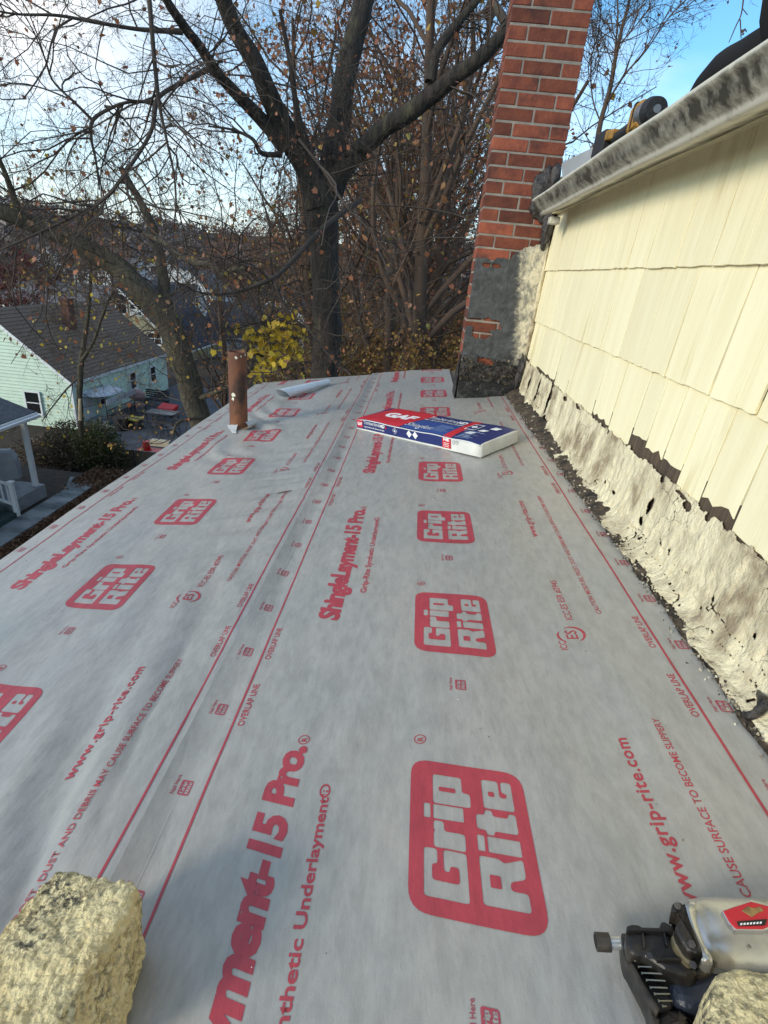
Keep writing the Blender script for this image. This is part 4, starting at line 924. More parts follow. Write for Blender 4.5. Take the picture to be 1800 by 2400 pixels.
slab7('badge_emblem', [(1545, 800), (1570, 782), (1600, 790), (1625, 782), (1640, 800), (1612, 812), (1590, 828), (1565, 812)], hb - .002, hb + .0008, mat('worn gold print', (.42, .26, .08), .5, col2=(.1, .05, .03), scale=60), .0003, parent=bd)
for k_ in range(7): slab7('badge_dash', [(1540 + k_ * 14, 854 - k_), (1549 + k_ * 14, 853 - k_), (1548 + k_ * 14, 861 - k_), (1539 + k_ * 14, 862 - k_)], hb, hb + .0020, m_ink, .0002, parent=bd)
o = slab7('badge_rim', [(1458, 798), (1585, 752), (1705, 784), (1705, 858), (1642, 886), (1516, 884), (1488, 853)], hb - .012, hb - .0015, m_cast, .001, parent=bd)
slab7('magazine_cradle', [(1060, 1000), (1130, 1010), (1215, 1065), (1235, 1130), (1250, 1225), (1210, 1245), (1175, 1240), (1105, 1110)], .012, .050, m_blk, .003)
slab7('magazine_rail', [(1062, 1020), (1082, 1030), (1130, 1120), (1195, 1225), (1180, 1245), (1110, 1125)], .045, .075, m_blk, .002)
for k, (x0, y0, x1, y1) in enumerate([(1076, 989, 1098, 991), (1085, 1015, 1135, 1018), (1100, 1042, 1185, 1046), (1115, 1070, 1210, 1074), (1135, 1100, 1215, 1104), (1152, 1132, 1225, 1134), (1170, 1160, 1235, 1160), (1188, 1190, 1245, 1190), (1205, 1213, 1220, 1213)]):
    A = Vector(on_roof(*q7(x0, y0), .074)); B = Vector(on_roof(*q7(x1, y1), .074)); mb = MB(); mb.cyl(A, B, 3.2 * px_m, n=8); C_ = A + (A - B).normalized() * .0012; mb.cyl(A, C_, 5.5 * px_m, n=10); mb.build('nail', m_nail, eng)
slab7('canister', [(1225, 1065), (1300, 1080), (1400, 1050), (1480, 1060), (1500, 1180), (1340, 1230), (1260, 1200), (1238, 1130)], .008, .065, mat('dark blue plastic', (.02, .025, .04), .4, bump=.3, bscale=20), .012, seg=3)
slab7('canister_foot', [(1165, 1240), (1225, 1205), (1290, 1215), (1330, 1250), (1340, 1420), (1160, 1420)], .008, .060, m_blk, .014, seg=3)
slab7('grip_link', [(1350, 985), (1420, 990), (1440, 1030), (1400, 1080), (1340, 1085), (1330, 1040)], .02, .075, m_blk, .006)

# ---- cordless tool in the gutter
et = empty('cordless_tool', Vector(on_x(1480, 290, .68)), 'yellow and black cordless power tool lying in the gutter near the chimney', 'power tool')
m_yel = mat('yellow plastic', (.34, .17, .02), .5, col2=(.10, .06, .02), scale=30, lo=.5, hi=.7); m_rub = mat('black rubber grip', (.014, .014, .015), .6, bump=.4, bscale=60); m_grym = mat('grey metal', (.28, .28, .29), .35, metal=.8)
T0 = Vector(on_x(1408, 346, .69)); T1 = Vector(on_x(1450, 324, .69)); T2 = Vector(on_x(1495, 289, .69)); T3 = Vector(on_x(1508, 277, .69)); T4 = Vector(on_x(1524, 266, .69))
r_ = .030
mb = MB(); d_ = (T1 - T0).normalized(); up_ = Vector((0, 0, 1)); sd_ = d_.cross(up_).normalized()
def obox(name, c, a, b, m, hx, hz, bev=.006):
    d = (b - a); L = d.length; d.normalize(); s = d.cross(Vector((0, 0, 1))).normalized(); u = s.cross(d)
    mid = (a + b) / 2; T = Matrix(((d.x, s.x, u.x, mid.x), (d.y, s.y, u.y, mid.y), (d.z, s.z, u.z, mid.z), (0, 0, 0, 1))); mb = MB(); mb.box(-L / 2, L / 2, -hx, hx, -hz, hz, bev, T, 2); return mb.build(name, m, et)
obox('battery', None, T0, T0.lerp(T1, .62), m_rub, .034, .042); obox('battery_clip', None, T0.lerp(T1, .10) + Vector((0, 0, .030)), T1 + Vector((0, 0, .012)), m_yel, .030, .017)
mb = MB(); mb.cyl(T1 - (T2 - T1) * .1, T2, .024, .021, 18); mb.build('grip', m_rub, et, True)
obox('motor_housing', None, T2, T4, m_yel, .038, .042, .014); obox('motor_band', None, T3 - (T4 - T3) * .12, T3 + (T4 - T3) * .12, m_rub, .040, .044, .012)
hd = (T4 - T3).normalized(); sx = Vector((-.8, -.5, .1)).normalized()
mb = MB(); mb.cyl(T4 - hd * .03, T4 + hd * .020, .045, .042, 28); mb.build('gear_ring', m_grym, et); mb = MB(); mb.cyl(T4 + hd * .020 , T4 + hd * .055, .043, .034, 28); mb.build('end_cap', m_rub, et)
mb = MB(); mb.cyl(T4 + hd * .055, T4 + hd * .060, .012, n=16); mb.build('spindle', m_grym, et)
Pc, Rc = catmull([T2 + Vector((-.02, 0, -.01)), T2 + Vector((-.035, -.04, -.03)), T3 + Vector((-.035, -.05, -.03))], [.004] * 3, 12); v, f = tube_batch(Pc[None], Rc[None], 6); link('trigger_guard', npmesh('trigger_guard', v, f), m_yel, et)

# ---- dark bundle on the upper roof
def lump(name, pts, r, m, parent):
    Pc, Rc = catmull(pts, r, 24); v, f = tube_batch(Pc[None], Rc[None], 20); v = v + unit(v - v.mean(0)) * (fbm(v * 4, 2) * .02)[:, None]
    return link(name, npmesh(name, v, f), m, parent, True)
m_cloth = mat('black cloth', (.003, .003, .004), .95)
eb = empty('dark_bag', (.80, 1.6, 1.45), 'black soft bag lying on the upper roof edge at the top right', 'bag')
B0 = [Vector(on_x(u, v, .86)) for u, v in ((1605, 245), (1650, 205), (1700, 168), (1750, 140), (1800, 115), (1860, 90))]
lump('lower_lobe', B0, [.008, .040, .058, .060, .060, .03], m_cloth, eb)
B1 = [Vector(on_x(u, v, .90)) for u, v in ((1835, 100), (1865, 60), (1900, 25), (1960, -20))]
lump('upper_lobe', B1, [.03, .10, .13, .05], m_cloth, eb)
#@@PART3
# =================================================================== GROUND AND FAR SETTING
def sst(x, a, b): t = np.clip((x - a) / (b - a), 0, 1); return t * t * (3 - 2 * t)
def gz_(x, y):
    x = np.asarray(x, float); y = np.asarray(y, float)
    z = -8.0 - 1.0 * sst(y, 19.8, 22.5)
    z = z + 4.2 * sst(x, -7, 8) * sst(y, 9, 34) - 3.0 * sst(y, 45, 90) * (1 - sst(x, -20, 10))
    r = np.hypot(x, y); z = z + 38 * sst(r, 330, 900) + 5 * sst(x, 5, 60)
    return z
ga = np.concatenate([np.linspace(-900, -60, 40), np.linspace(-56, 40, 97), np.linspace(60, 900, 36)]); gb = np.concatenate([np.linspace(-300, -12, 14), np.linspace(-10, 70, 81), np.linspace(78, 1200, 60)])
XX, YY = np.meshgrid(ga, gb, indexing='ij'); x = XX.ravel(); y = YY.ravel(); z = gz_(x, y) + vnoise(np.column_stack([x / 90, y / 90, x * 0])) * 10 * sst(np.hypot(x, y), 250, 600) + vnoise(np.column_stack([x, y, x * 0]) * .7) * .03 - .02
z[(x > -2.5) & (x < 8) & (y < 6)] = -8.1
nb_ = len(gb); i = (np.arange(len(ga) - 1) * nb_)[:, None] + np.arange(nb_ - 1)[None]; Fq = np.stack([i, i + nb_, i + nb_ + 1, i + 1], -1).reshape(-1, 4)
m_ground = mat('leafy ground', (.022, .017, .013), .95, col2=(.055, .035, .022), scale=3, coord='World', bump=.8, bdist=.05)
tag(link('ground', npmesh('ground', np.column_stack([x, y, z]), Fq), m_ground, None, True), kind='structure')
m_conc = mat('stained concrete', (.26, .29, .30), .85, col2=(.09, .11, .12), scale=1.3, stretch=(.6, 1.6, 1), lo=.38, hi=.62, bump=.3, bscale=30, coord='World')
cpts = [on_z(*p, -7.97) for p in (gz(780, 1030), gz(1150, 1062), gz(0, 1810))]
c0, c1, c2 = cpts; dv = (c2 - c1) / np.linalg.norm(c2 - c1); far_ = c1 + dv * 14
mb = MB(); mb.prism([(c0[0], c0[1], -8.02), (c1[0], c1[1], -8.02), (far_[0], far_[1], -8.02), (far_[0] - 6, far_[1] - 2, -8.02), (-13.0, 12.0, -8.02), (-13.0, 18.2, -8.02)], (0, 0, .06))
tag(mb.build('driveway', m_conc), 'weathered grey concrete drive below the left roof edge', 'driveway', kind='structure')
m_asph = mat('patio concrete', (.055, .065, .085), .8, col2=(.03, .038, .05), scale=1.2, coord='World')  # dark bluish tone carries the shade lying over the yard
mb = MB(); mb.box(-18.8, -8.0, 24.0, 42, -9.05, -8.95); mb.build('patio', m_asph)['kind'] = 'structure'
# leaf litter along the drive
n = 6000; t_ = rng.random(n); wv = rng.normal(0, .09, n); P = c1[None] * (1 - t_[:, None]) + far_[None] * t_[:, None]; P = P + np.column_stack([wv + .30, wv * .2, wv * 0]); P[:, 2] = -7.955
P2 = np.column_stack([rng.uniform(-13.2, -10.8, 3500), rng.normal(19.6, .5, 3500), np.full(3500, -7.93)]); v, f = leaves(np.vstack([P, P2]), .10, LEAF_Q, 0)
m_litter = leafmat('leaf litter', [(.10, .045, .02), (.17, .08, .035), (.06, .03, .018), (.22, .13, .06)], tl=0)
tag(link('leaf_litter', npmesh('leaf_litter', v, f), m_litter), 'brown fallen leaves along the edge of the concrete drive', 'leaves', kind='stuff')

# ------------------------------------------------------------------- houses
def clap(mb, A, B, z0, topfn, e=.15, pr=.014):
    """lapped boards between ground points A and B; topfn(z)-> (s0,s1) fraction range that exists at height z"""
    pr = e * .30; A = Vector((A[0], A[1], 0)); B = Vector((B[0], B[1], 0)); d = (B - A); nrm = Vector((d.y, -d.x, 0)).normalized(); z = z0
    while True:
        r0 = topfn(z); r1 = topfn(z + e)
        if r0 is None: break
        if r1 is None: r1 = ((r0[0] + r0[1]) / 2,) * 2
        p = [A + d * r0[0] + nrm * pr + Vector((0, 0, z)), A + d * r0[1] + nrm * pr + Vector((0, 0, z)), A + d * r1[1] + Vector((0, 0, z + e)), A + d * r1[0] + Vector((0, 0, z + e))]
        mb.quad(*p); mb.quad(A + d * r0[0] + Vector((0, 0, z)), A + d * r0[1] + Vector((0, 0, z)), p[1], p[0]); z += e
        if topfn(z) is None: break
m_glass = mat('dark window glass', (.012, .014, .016), .08, spec=.8); m_trim = mat('white trim', (.74, .76, .76), .5)
def window(house, c, nrm, w, h, cols=1, split=True, m=None):
    """c centre on the wall, nrm outward horizontal normal"""
    c = Vector(c); nrm = Vector(nrm).normalized(); s = Vector((-nrm.y, nrm.x, 0)); T = Matrix(((s.x, nrm.x, 0, c.x), (s.y, nrm.y, 0, c.y), (0, 0, 1, c.z), (0, 0, 0, 1)))
    mb = MB(); t = .09
    for a in ((-w / 2 - t, -w / 2), (w / 2, w / 2 + t)): mb.box(a[0], a[1], -.02, .14, -h / 2 - t, h / 2 + t, 0, T)
    for a in ((-h / 2 - t, -h / 2), (h / 2, h / 2 + t)): mb.box(-w / 2, w / 2, -.02, .135, a[0], a[1], 0, T)
    if split: mb.box(-w / 2, w / 2, -.01, .115, -.025, .025, 0, T)
    for k in range(1, cols): x = -w / 2 + w * k / cols; mb.box(x - .02, x + .02, -.01, .11, -h / 2, h / 2, 0, T)
    fr = mb.build('window', m or m_trim, house); fr.matrix_parent_inverse = Matrix.Translation(-house.location)
    mb = MB(); mb.box(-w / 2, w / 2, -.012, .09, -h / 2, h / 2, 0, T); mb.build('pane', m_glass, fr)
    mb = MB(); mb.box(-w / 2 - .12, w / 2 + .12, .0, .18, -h / 2 - t - .05, -h / 2 - t - .002, 0, T); mb.build('sill', m_trim, fr)
    return fr
def shingle_mat(name, c, c2, sc=3.2):
    m = mat(name, c, .95, col2=c2, scale=12, coord='World')
    t = NT(m); tc = t.n('ShaderNodeNewGeometry').outputs['Position']; mp = t.n('ShaderNodeMapping'); mp.inputs['Rotation'].default_value = (0, PI / 2, PI / 2)
    return m
def house(name, x0, x1, y0, y1, z0, ze, zr, axis, mw, mr, label, over=.25, e=.15, roof_rows=True):
    h = empty(name, ((x0 + x1) / 2, (y0 + y1) / 2, z0), label, 'house'); mb = MB()
    full = lambda zt: (lambda z: (0, 1) if z < zt - 1e-4 else None)
    def tri(z):
        if z < ze: return (0, 1)
        if z >= zr - .05: return None
        k = (z - ze) / (zr - ze) / 2; return (k, 1 - k)
    faces = [((x0, y0), (x1, y0)), ((x1, y0), (x1, y1)), ((x1, y1), (x0, y1)), ((x0, y1), (x0, y0))]
    for k, (A, B) in enumerate(faces):
        g = (k % 2 == 0) == (axis == 'Y'); clap(mb, A, B, z0, tri if g else full(ze), e)
    mb.build('siding', mw, h)
    # roof: shingle rows as lapped strips
    mb = MB(); t = .10
    if axis == 'Y':
        xm = (x0 + x1) / 2; sl = (zr - ze) / (xm - x0)
        for sgn, xe in ((-1, x0 - over), (1, x1 + over)):
            L = math.hypot(xm - x0 + over, (zr - ze) * (1 + over / (xm - x0))); n = max(2, int(L / .26)) if roof_rows else 2
            for k in range(n):
                a, b = k / n, (k + 1) / n; X = lambda q: xe + (xm - xe) * q; Z = lambda q: zr - abs(X(q) - xm) * sl + t
                mb.quad((X(a), y0 - over, Z(a) + .035), (X(a), y1 + over, Z(a) + .035), (X(b), y1 + over, Z(b)), (X(b), y0 - over, Z(b)))
                mb.quad((X(a), y0 - over, Z(a)), (X(a), y1 + over, Z(a)), (X(a), y1 + over, Z(a) + .035), (X(a), y0 - over, Z(a) + .035))
    else:
        ym = (y0 + y1) / 2; sl = (zr - ze) / (ym - y0)
        for sgn, yeave in ((-1, y0 - over), (1, y1 + over)):
            n = max(2, int(math.hypot(ym - y0, zr - ze) / .16)) if roof_rows else 2
            for k in range(n):
                a, b = k / n, (k + 1) / n; Yq = lambda q: yeave + (ym - yeave) * q; Z = lambda q: zr - abs(Yq(q) - ym) * sl + t
                mb.quad((x0 - over, Yq(a), Z(a) + .035), (x1 + over, Yq(a), Z(a) + .035), (x1 + over, Yq(b), Z(b)), (x0 - over, Yq(b), Z(b)))
    bmesh.ops.recalc_face_normals(mb.bm, faces=mb.bm.faces[:])
    mb.build('roof', mr, h)
    mb = MB()     # eave and rake boards
    if axis == 'Y':
        for xe in (x0 - over, x1 + over):
            sg = -1 if xe < xm else 1; ze_ = zr - abs(xe - xm) * sl
            mb.box(min(xe, xe + sg * .02), max(xe, xe + sg * .02), y0 - over, y1 + over, ze_ - .08, ze_ + t - .01)
            for yv, dd in ((y0 - over, -.025), (y1 + over, .0)): mb.prism([(xe, yv + dd, ze_ - .10), (xe, yv + dd, ze_ + t - .005), (xm, yv + dd, zr + t - .005), (xm, yv + dd, zr - .10)], (0, .025, 0))
    else:
        for xv in (x0 - over, x1 + over):
            for yv in (y0 - over, y1 + over): ze_ = zr - abs(yv - ym) * sl; mb.prism([(xv, yv, ze_ - .12), (xv, yv, ze_ + t - .005), (xv, ym, zr + t - .005), (xv, ym, zr - .12)], (.03 if xv > x0 else -.03, 0, 0))
    for (cx, cy) in ((x0, y0), (x1, y0), (x1, y1)): mb.box(cx - .05, cx + .05, cy - .05, cy + .05, z0, ze - .02)
    mb.build('trim_boards', m_trim, h)
    return h
m_mint = mat('mint siding', (.54, .68, .55), .6, col2=(.48, .61, .50), scale=2, coord='World'); m_brsh = mat('brown roof shingles', (.13, .092, .066), .95, col2=(.20, .15, .11), scale=5, stretch=(1, 3, 3), lo=.3, hi=.7, bump=.6, bscale=14, bdist=.03, coord='World')
mint = house('mint_house', -27.2, -18.8, 28.3, 40.0, -9.2, -6.30, -2.95, 'Y', m_mint, m_brsh, 'mint green clapboard house with a brown shingle roof and metal awning', .12, .19)
A_ = on_y(*hz(200, 870), 28.3); B_ = on_y(*hz(335, 1075), 28.3)
window(mint, ((A_[0] + B_[0]) / 2, 28.3, (A_[2] + B_[2]) / 2), (0, -1, 0), .78, 1.18)
for (a, b) in (((560, 130), (640, 330)), ((830, 40), (890, 250))):
    A_ = on_x(*kz(*a), -18.8); B_ = on_x(*kz(*b), -18.8); window(mint, (-18.8, (A_[1] + B_[1]) / 2, (A_[2] + B_[2]) / 2), (1, 0, 0), .75, 1.0)
window(mint, (-18.8, 31.0, -7.75), (1, 0, 0), .6, .7)
mb = MB(); mb.box(-18.80, -18.72, 29.05, 29.95, -8.95, -6.95); mb.build('door', mat('white door', (.6, .66, .68), .5), mint)
mb = MB(); mb.box(-21.75, -21.25, 32.9, 33.5, -5.0, -2.50); mb.box(-21.80, -21.20, 32.85, 33.55, -2.50, -2.38); mb.build('chimney', mat('dark red brick', (.14, .055, .04), .9, col2=(.08, .04, .03), scale=9, coord='World'), mint)
# awning over the door, bowed metal
V = []; 
for j in range(13):
    a = j / 12 * PI; 
    for i in range(7): r = i / 6; V.append((-18.78 + 1.35 * r * math.sin(a) ** .7, 30.6 - 1.55 * math.cos(a) * (.35 + .65 * r), -6.98 - .26 * r ** 1.7))
i = (np.arange(12) * 7)[:, None] + np.arange(6)[None]; Fq = np.stack([i, i + 1, i + 8, i + 7], -1).reshape(-1, 4); m_awn = mat('white awning metal', (.50, .54, .58), .4, col2=(.36, .40, .44), scale=3)
aw = link('awning', npmesh('awning', np.array(V), Fq), m_awn, mint, True); s_ = aw.modifiers.new('t', 'SOLIDIFY'); s_.thickness = .02
mb = MB()
for k in range(16): yv = 29.0 + k * .215; mb.box(-17.33, -17.31, yv, yv + .18, -7.62, -7.30)
mb.build('awning_valance', m_awn, mint)
m_iron = mat('black iron', (.02, .02, .022), .5)
mb = MB(); mb.cyl((-17.4, 29.05, -8.95), (-17.4, 29.05, -7.2), .03, n=6); mb.cyl((-17.4, 32.3, -8.95), (-17.4, 32.3, -7.2), .03, n=6)
mb.build('awning_post', m_iron, mint)
er_ = empty('iron_railing', (-17.4, 30.6, -8.95), 'black iron railing of the stoop below the white awning', 'railing')
mb = MB(); mb.box(-17.42, -17.38, 29.1, 32.2, -7.98, -7.94); mb.box(-17.42, -17.38, 29.1, 32.2, -8.86, -8.83); mb.build('rail', m_iron, er_)
pk = MB(); pk.box(-.012, .012, -.012, .012, 0, .86); me = bpy.data.meshes.new('picket'); pk.bm.to_mesh(me); me.materials.append(m_iron)
for k in range(22): put('picket', me, (-17.4, 29.15 + k * .145, -8.82), er_)
mb = MB(); mb.box(-18.7, -17.35, 29.0, 30.2, -8.95, -8.6, .02); mb.box(-17.35, -17.0, 29.0, 30.2, -8.95, -8.78, .02)
tag(mb.build('stoop', m_conc), 'concrete stoop with steps under the white metal awning', 'steps')

# porch house at the left edge
m_gsid = mat('grey siding', (.27, .29, .31), .7, col2=(.22, .24, .26), scale=3, coord='World'); m_dsh = mat('slate blue shingles', (.045, .055, .07), .9, col2=(.08, .09, .11), scale=7, bump=.4, bscale=20, bdist=.03, coord='World')
eh = empty('porch_house', (-15, 12, -8), 'grey sided house with a slate coloured porch roof at the left edge', 'house')
mb = MB(); clap(mb, (-14.9, 8), (-14.9, 17.2), -7.9, lambda z: (0, 1) if z < -4.7 else None); clap(mb, (-14.9, 17.2), (-24, 17.2), -7.9, lambda z: (0, 1) if z < -4.7 else None); mb.build('siding', m_gsid, eh)
mb = MB(); mb.prism([(-13.15, 8, -4.86), (-13.15, 17.6, -4.86), (-17.6, 17.6, -3.45), (-17.6, 8, -3.45)], (0, 0, .10)); mb.build('porch_roof', m_dsh, eh)
mb = MB(); mb.box(-13.14, -13.10, 8, 17.62, -4.93, -4.78); mb.prism([(-13.15, 17.62, -5.0), (-13.15, 17.62, -4.80), (-17.6, 17.62, -3.38), (-17.6, 17.62, -3.58)], (0, .03, 0)); mb.box(-13.09, -12.98, 8, 17.60, -4.94, -4.84, .01); mb.build('roof_trim', m_trim, eh)
mb = MB(); mb.box(-13.52, -13.36, 17.2, 17.36, -7.75, -4.93, .01); mb.build('porch_post', m_trim, eh)
mb = MB(); mb.box(-15.0, -13.25, 15.8, 17.5, -8.0, -7.50); mb.build('porch_floor', mat('porch floor', (.30, .33, .35), .7, col2=(.2, .22, .24), scale=2), eh)
mb = MB(); mb.box(-14.6, -13.0, 14.6, 15.55, -8.0, -7.78); mb.box(-14.6, -13.3, 14.9, 15.55, -7.78, -7.6); mb.build('porch_steps', mat('dark green paint', (.03, .06, .06), .6), eh)
er3 = empty('white_railing', (-13, 15.6, -7.5), 'white wooden stair railing of the porch at the left edge', 'railing')
R0 = Vector(on_z(*gz(130, 1410), -7.6)); 
mb = MB(); mb.box(-13.12, -12.98, 15.58, 15.72, -7.95, -6.72, .01); mb.box(-13.15, -12.95, 15.55, 15.75, -6.72, -6.66, .01); mb.build('newel_post', m_trim, er3)
for zo in (0, -.72):
    mb = MB(); mb.prism([(-13.12, 15.65, -6.86 + zo), (-13.12, 15.65, -6.78 + zo), (-15.2, 15.65, -6.2 + zo), (-15.2, 15.65, -6.28 + zo)], (0, .06, 0)); mb.build('hand_rail' if zo == 0 else 'bottom_rail', m_trim, er3)
for k in range(10): x = -13.25 - k * .2; z = -6.86 + (-13.12 - x) * .254; mb = MB(); mb.box(x - .025, x + .025, 15.66, 15.70, z - .66, z - .01); mb.build('baluster', m_trim, er3)
# covered grill on the porch
bm = bmesh.new(); ring_ = []
for (hw, hd, z) in ((.42, .30, 0), (.43, .31, .45), (.40, .30, .78), (.30, .22, 1.02), (.26, .10, 1.10)):
    ring_.append([bm.verts.new((sx_ * hw * (1 + .04 * random.random()), sy_ * hd, z)) for sx_, sy_ in ((-1, -1), (-.2, -1.12), (1, -1), (1.1, .1), (1, 1), (0, 1.1), (-1, 1), (-1.1, 0))])
for a, b in zip(ring_, ring_[1:]):
    for k in range(8): bm.faces.new((a[k], a[(k + 1) % 8], b[(k + 1) % 8], b[k]))
bm.faces.new(ring_[-1]); me = bpy.data.meshes.new('covered_grill'); bm.to_mesh(me); g_ = on_z(*gz(95, 1060), -7.49)
o = link('covered_grill', me, mat('grey cover', (.30, .33, .37), .7, bump=.5, bscale=5, bdist=.03), None); o.location = (g_[0] - .2, g_[1] + .2, -7.5); o.rotation_euler = (0, 0, .5); tag(o, 'grey covered grill on the porch behind the white post', 'grill')
# fence of tan screening
ef = empty('screen_fence', (-13, 23.4, -9), 'low fence of tan screening between the bush and the printed roof', 'fence')
m_tan = mat('tan screening', (.20, .155, .10), .85, col2=(.15, .115, .075), scale=4, coord='World')
for k in range(7):
    xa = -18.0 + k * 1.7; mb = MB(); mb.box(xa + .03, xa + 1.67, 23.38, 23.40, -9.0, -8.03); mb.build('panel', m_tan, ef)
    mb = MB(); mb.cyl((xa, 23.36, -9), (xa, 23.36, -7.98), .03, n=8); mb.build('post', mat('brown post', (.06, .04, .025), .8), ef)
mb = MB(); mb.cyl((-18, 23.36, -8.0), (-6.5, 23.36, -8.0), .022, n=6); mb.build('top_rail', mat('dull rail', (.25, .25, .24), .5), ef)

# ---- yard things behind the fence
def at8(u, v, z=-8.95): return Vector(on_z(*kz(u, v), z))
p = at8(795, 1120, -8.55); eb1 = empty('red_bucket', p, 'red bucket turned upside down on a low red crate by the fence', 'bucket')
m_redp = mat('red plastic', (.55, .015, .012), .35)
mb = MB(); mb.cyl(p + Vector((0, 0, .02)), p + Vector((0, 0, .40)), .20, .155, 24); mb.build('bucket_wall', m_redp, eb1, False); mb = MB(); mb.cyl(p + Vector((0, 0, 0)), p + Vector((0, 0, .04)), .225, n=24); mb.build('rim', m_redp, eb1); mb = MB(); mb.cyl(p + Vector((0, 0, .40)), p + Vector((0, 0, .42)), .165, n=24); mb.build('base_ring', m_redp, eb1)
mb = MB(); mb.box(p.x - .45, p.x + .75, p.y - .35, p.y + .35, -8.95, p.z - .005, .03); tag(mb.build('red_crate', m_redp), 'low red plastic crate standing under the upturned red bucket', 'crate')
m_blkp = mat('black plastic', (.012, .012, .013), .5)
p = at8(470, 870); em = empty('black_bin', p, 'round black lidded bin left of the tub with the yellow lid', 'bin')
mb = MB(); mb.cyl(p, p + Vector((0, 0, .75)), .36, .42, 20); mb.build('bin_body', m_blkp, em); mb = MB(); mb.cyl(p + Vector((0, 0, .75)), p + Vector((0, 0, .92)), .44, .16, 20); mb.box(p.x - .06, p.x + .06, p.y - .06, p.y + .06, p.z + .92, p.z + 1.1, .02); mb.build('bin_lid', m_blkp, em)
p = at8(620, 850); em = empty('storage_tub', p, 'black storage tub with a yellow lid on the dark patio', 'tub')
mb = MB(); mb.prism([p + Vector(q) for q in ((-.5, -.35, 0), (.5, -.35, 0), (.5, .35, 0), (-.5, .35, 0))], (0, 0, .55), .04); mb.build('tub_body', m_blkp, em)
mb = MB(); mb.box(p.x - .55, p.x + .55, p.y - .40, p.y + .40, p.z + .55, p.z + .64, .03); mb.build('tub_lid', mat('yellow lid', (.26, .23, .02), .5), em)
p = at8(1060, 690); em = empty('red_play_cart', p, 'red toy cart near the far corner of the mint house', 'cart')
mb = MB(); mb.prism([p + Vector(q) for q in ((-.55, -.3, .25), (.55, -.3, .25), (.7, .3, .45), (-.4, .35, .5))], (0, 0, .3), .05); mb.build('tray', m_redp, em)
for k in (-.4, .4):
    mb = MB(); mb.cyl(p + Vector((k, -.34, .18)), p + Vector((k, -.28, .18)), .18, n=16); mb.build('wheel', m_blkp, em)
p = at8(690, 650); em = empty('covered_stroller', p, 'dusty pink hooded chair against the mint wall', 'chair'); m_pink = mat('dusty pink fabric', (.27, .18, .19), .8)
blob('hood', p + Vector((0, 0, 1.15)), (.50, .45, .38), m_pink, em, 2, .12); mb = MB(); mb.box(p.x - .4, p.x + .4, p.y - .35, p.y + .35, p.z + .45, p.z + .58, .03); mb.build('seat', m_pink, em)
for sx_ in (-.35, .35):
    for sy_ in (-.3, .3): mb = MB(); mb.cyl(p + Vector((sx_, sy_, 0)), p + Vector((sx_, sy_, .5)), .025, n=6); mb.build('leg', m_iron, em)
p = at8(820, 560); em = empty('dark_bench', p, 'dark bench with slatted back by the far end of the mint wall', 'bench')
for k in range(4): mb = MB(); mb.box(p.x - .3, p.x + 1.3, p.y + .38, p.y + .42, p.z + .55 + k * .14, p.z + .65 + k * .14); mb.build('back_slat', m_blkp, em)
mb = MB(); mb.box(p.x - .3, p.x + 1.3, p.y - .1, p.y + .4, p.z + .42, p.z + .47); mb.build('seat', m_blkp, em)
for sx_ in (-.25, 1.2): mb = MB(); mb.box(p.x + sx_, p.x + sx_ + .06, p.y - .05, p.y + .4, p.z, p.z + .42); mb.build('leg', m_blkp, em)
def table(p, label, rot=0):
    em = empty('patio_table', p, label, 'table'); mb = MB(); mb.box(p.x - .9, p.x + .9, p.y - .5, p.y + .5, p.z + .70, p.z + .74, .01); mb.build('table_top', m_dk, em)
    for sx_ in (-.8, .8):
        for sy_ in (-.4, .4): mb = MB(); mb.cyl(p + Vector((sx_, sy_, 0)), p + Vector((sx_, sy_, .7)), .03, n=6); mb.build('leg', m_iron, em)
m_dk = mat('dark table top', (.05, .055, .06), .35)
table(at8(1010, 790), 'dark patio table on the far part of the patio')
def pchair(p, label, rz=0):
    em = empty('patio_chair', p, label, 'chair', 'patio chairs by the fence'); R_ = Matrix.Rotation(rz, 4, 'Z')
    def bx_(n, a): mb = MB(); mb.box(*a, .004, Matrix.Translation(p) @ R_); mb.build(n, m_iron, em)
    bx_('seat', (-.25, .25, -.25, .25, .42, .46))
    for k in range(6): bx_('back_slat', (-.24 + k * .09, -.21 + k * .09, .24, .26, .46, .92))
    bx_('back_rail', (-.26, .26, .235, .265, .92, .96))
    for sx_ in (-.24, .22):
        for sy_ in (-.24, .22): bx_('leg', (sx_, sx_ + .03, sy_, sy_ + .03, 0, .42))
for (u, v, rz, lb) in ((930, 900, .3, 'dark metal patio chair farthest left in the group by the fence'), (1000, 960, 2.6, 'dark metal patio chair nearest the red bucket'), (1080, 900, 1.6, 'dark metal patio chair in the middle behind the others'), (1150, 940, -.5, 'dark metal patio chair closest to the leaning trunk')): pchair(at8(u, v), lb, rz)
p = at8(920, 1075); mb = MB(); mb.box(p.x - .3, p.x + .8, p.y - .15, p.y + .15, p.z, p.z + .35, .02); tag(mb.build('wooden_box', mat('pale wood', (.45, .40, .30), .8)), 'pale wooden planter box right of the red bucket', 'planter')

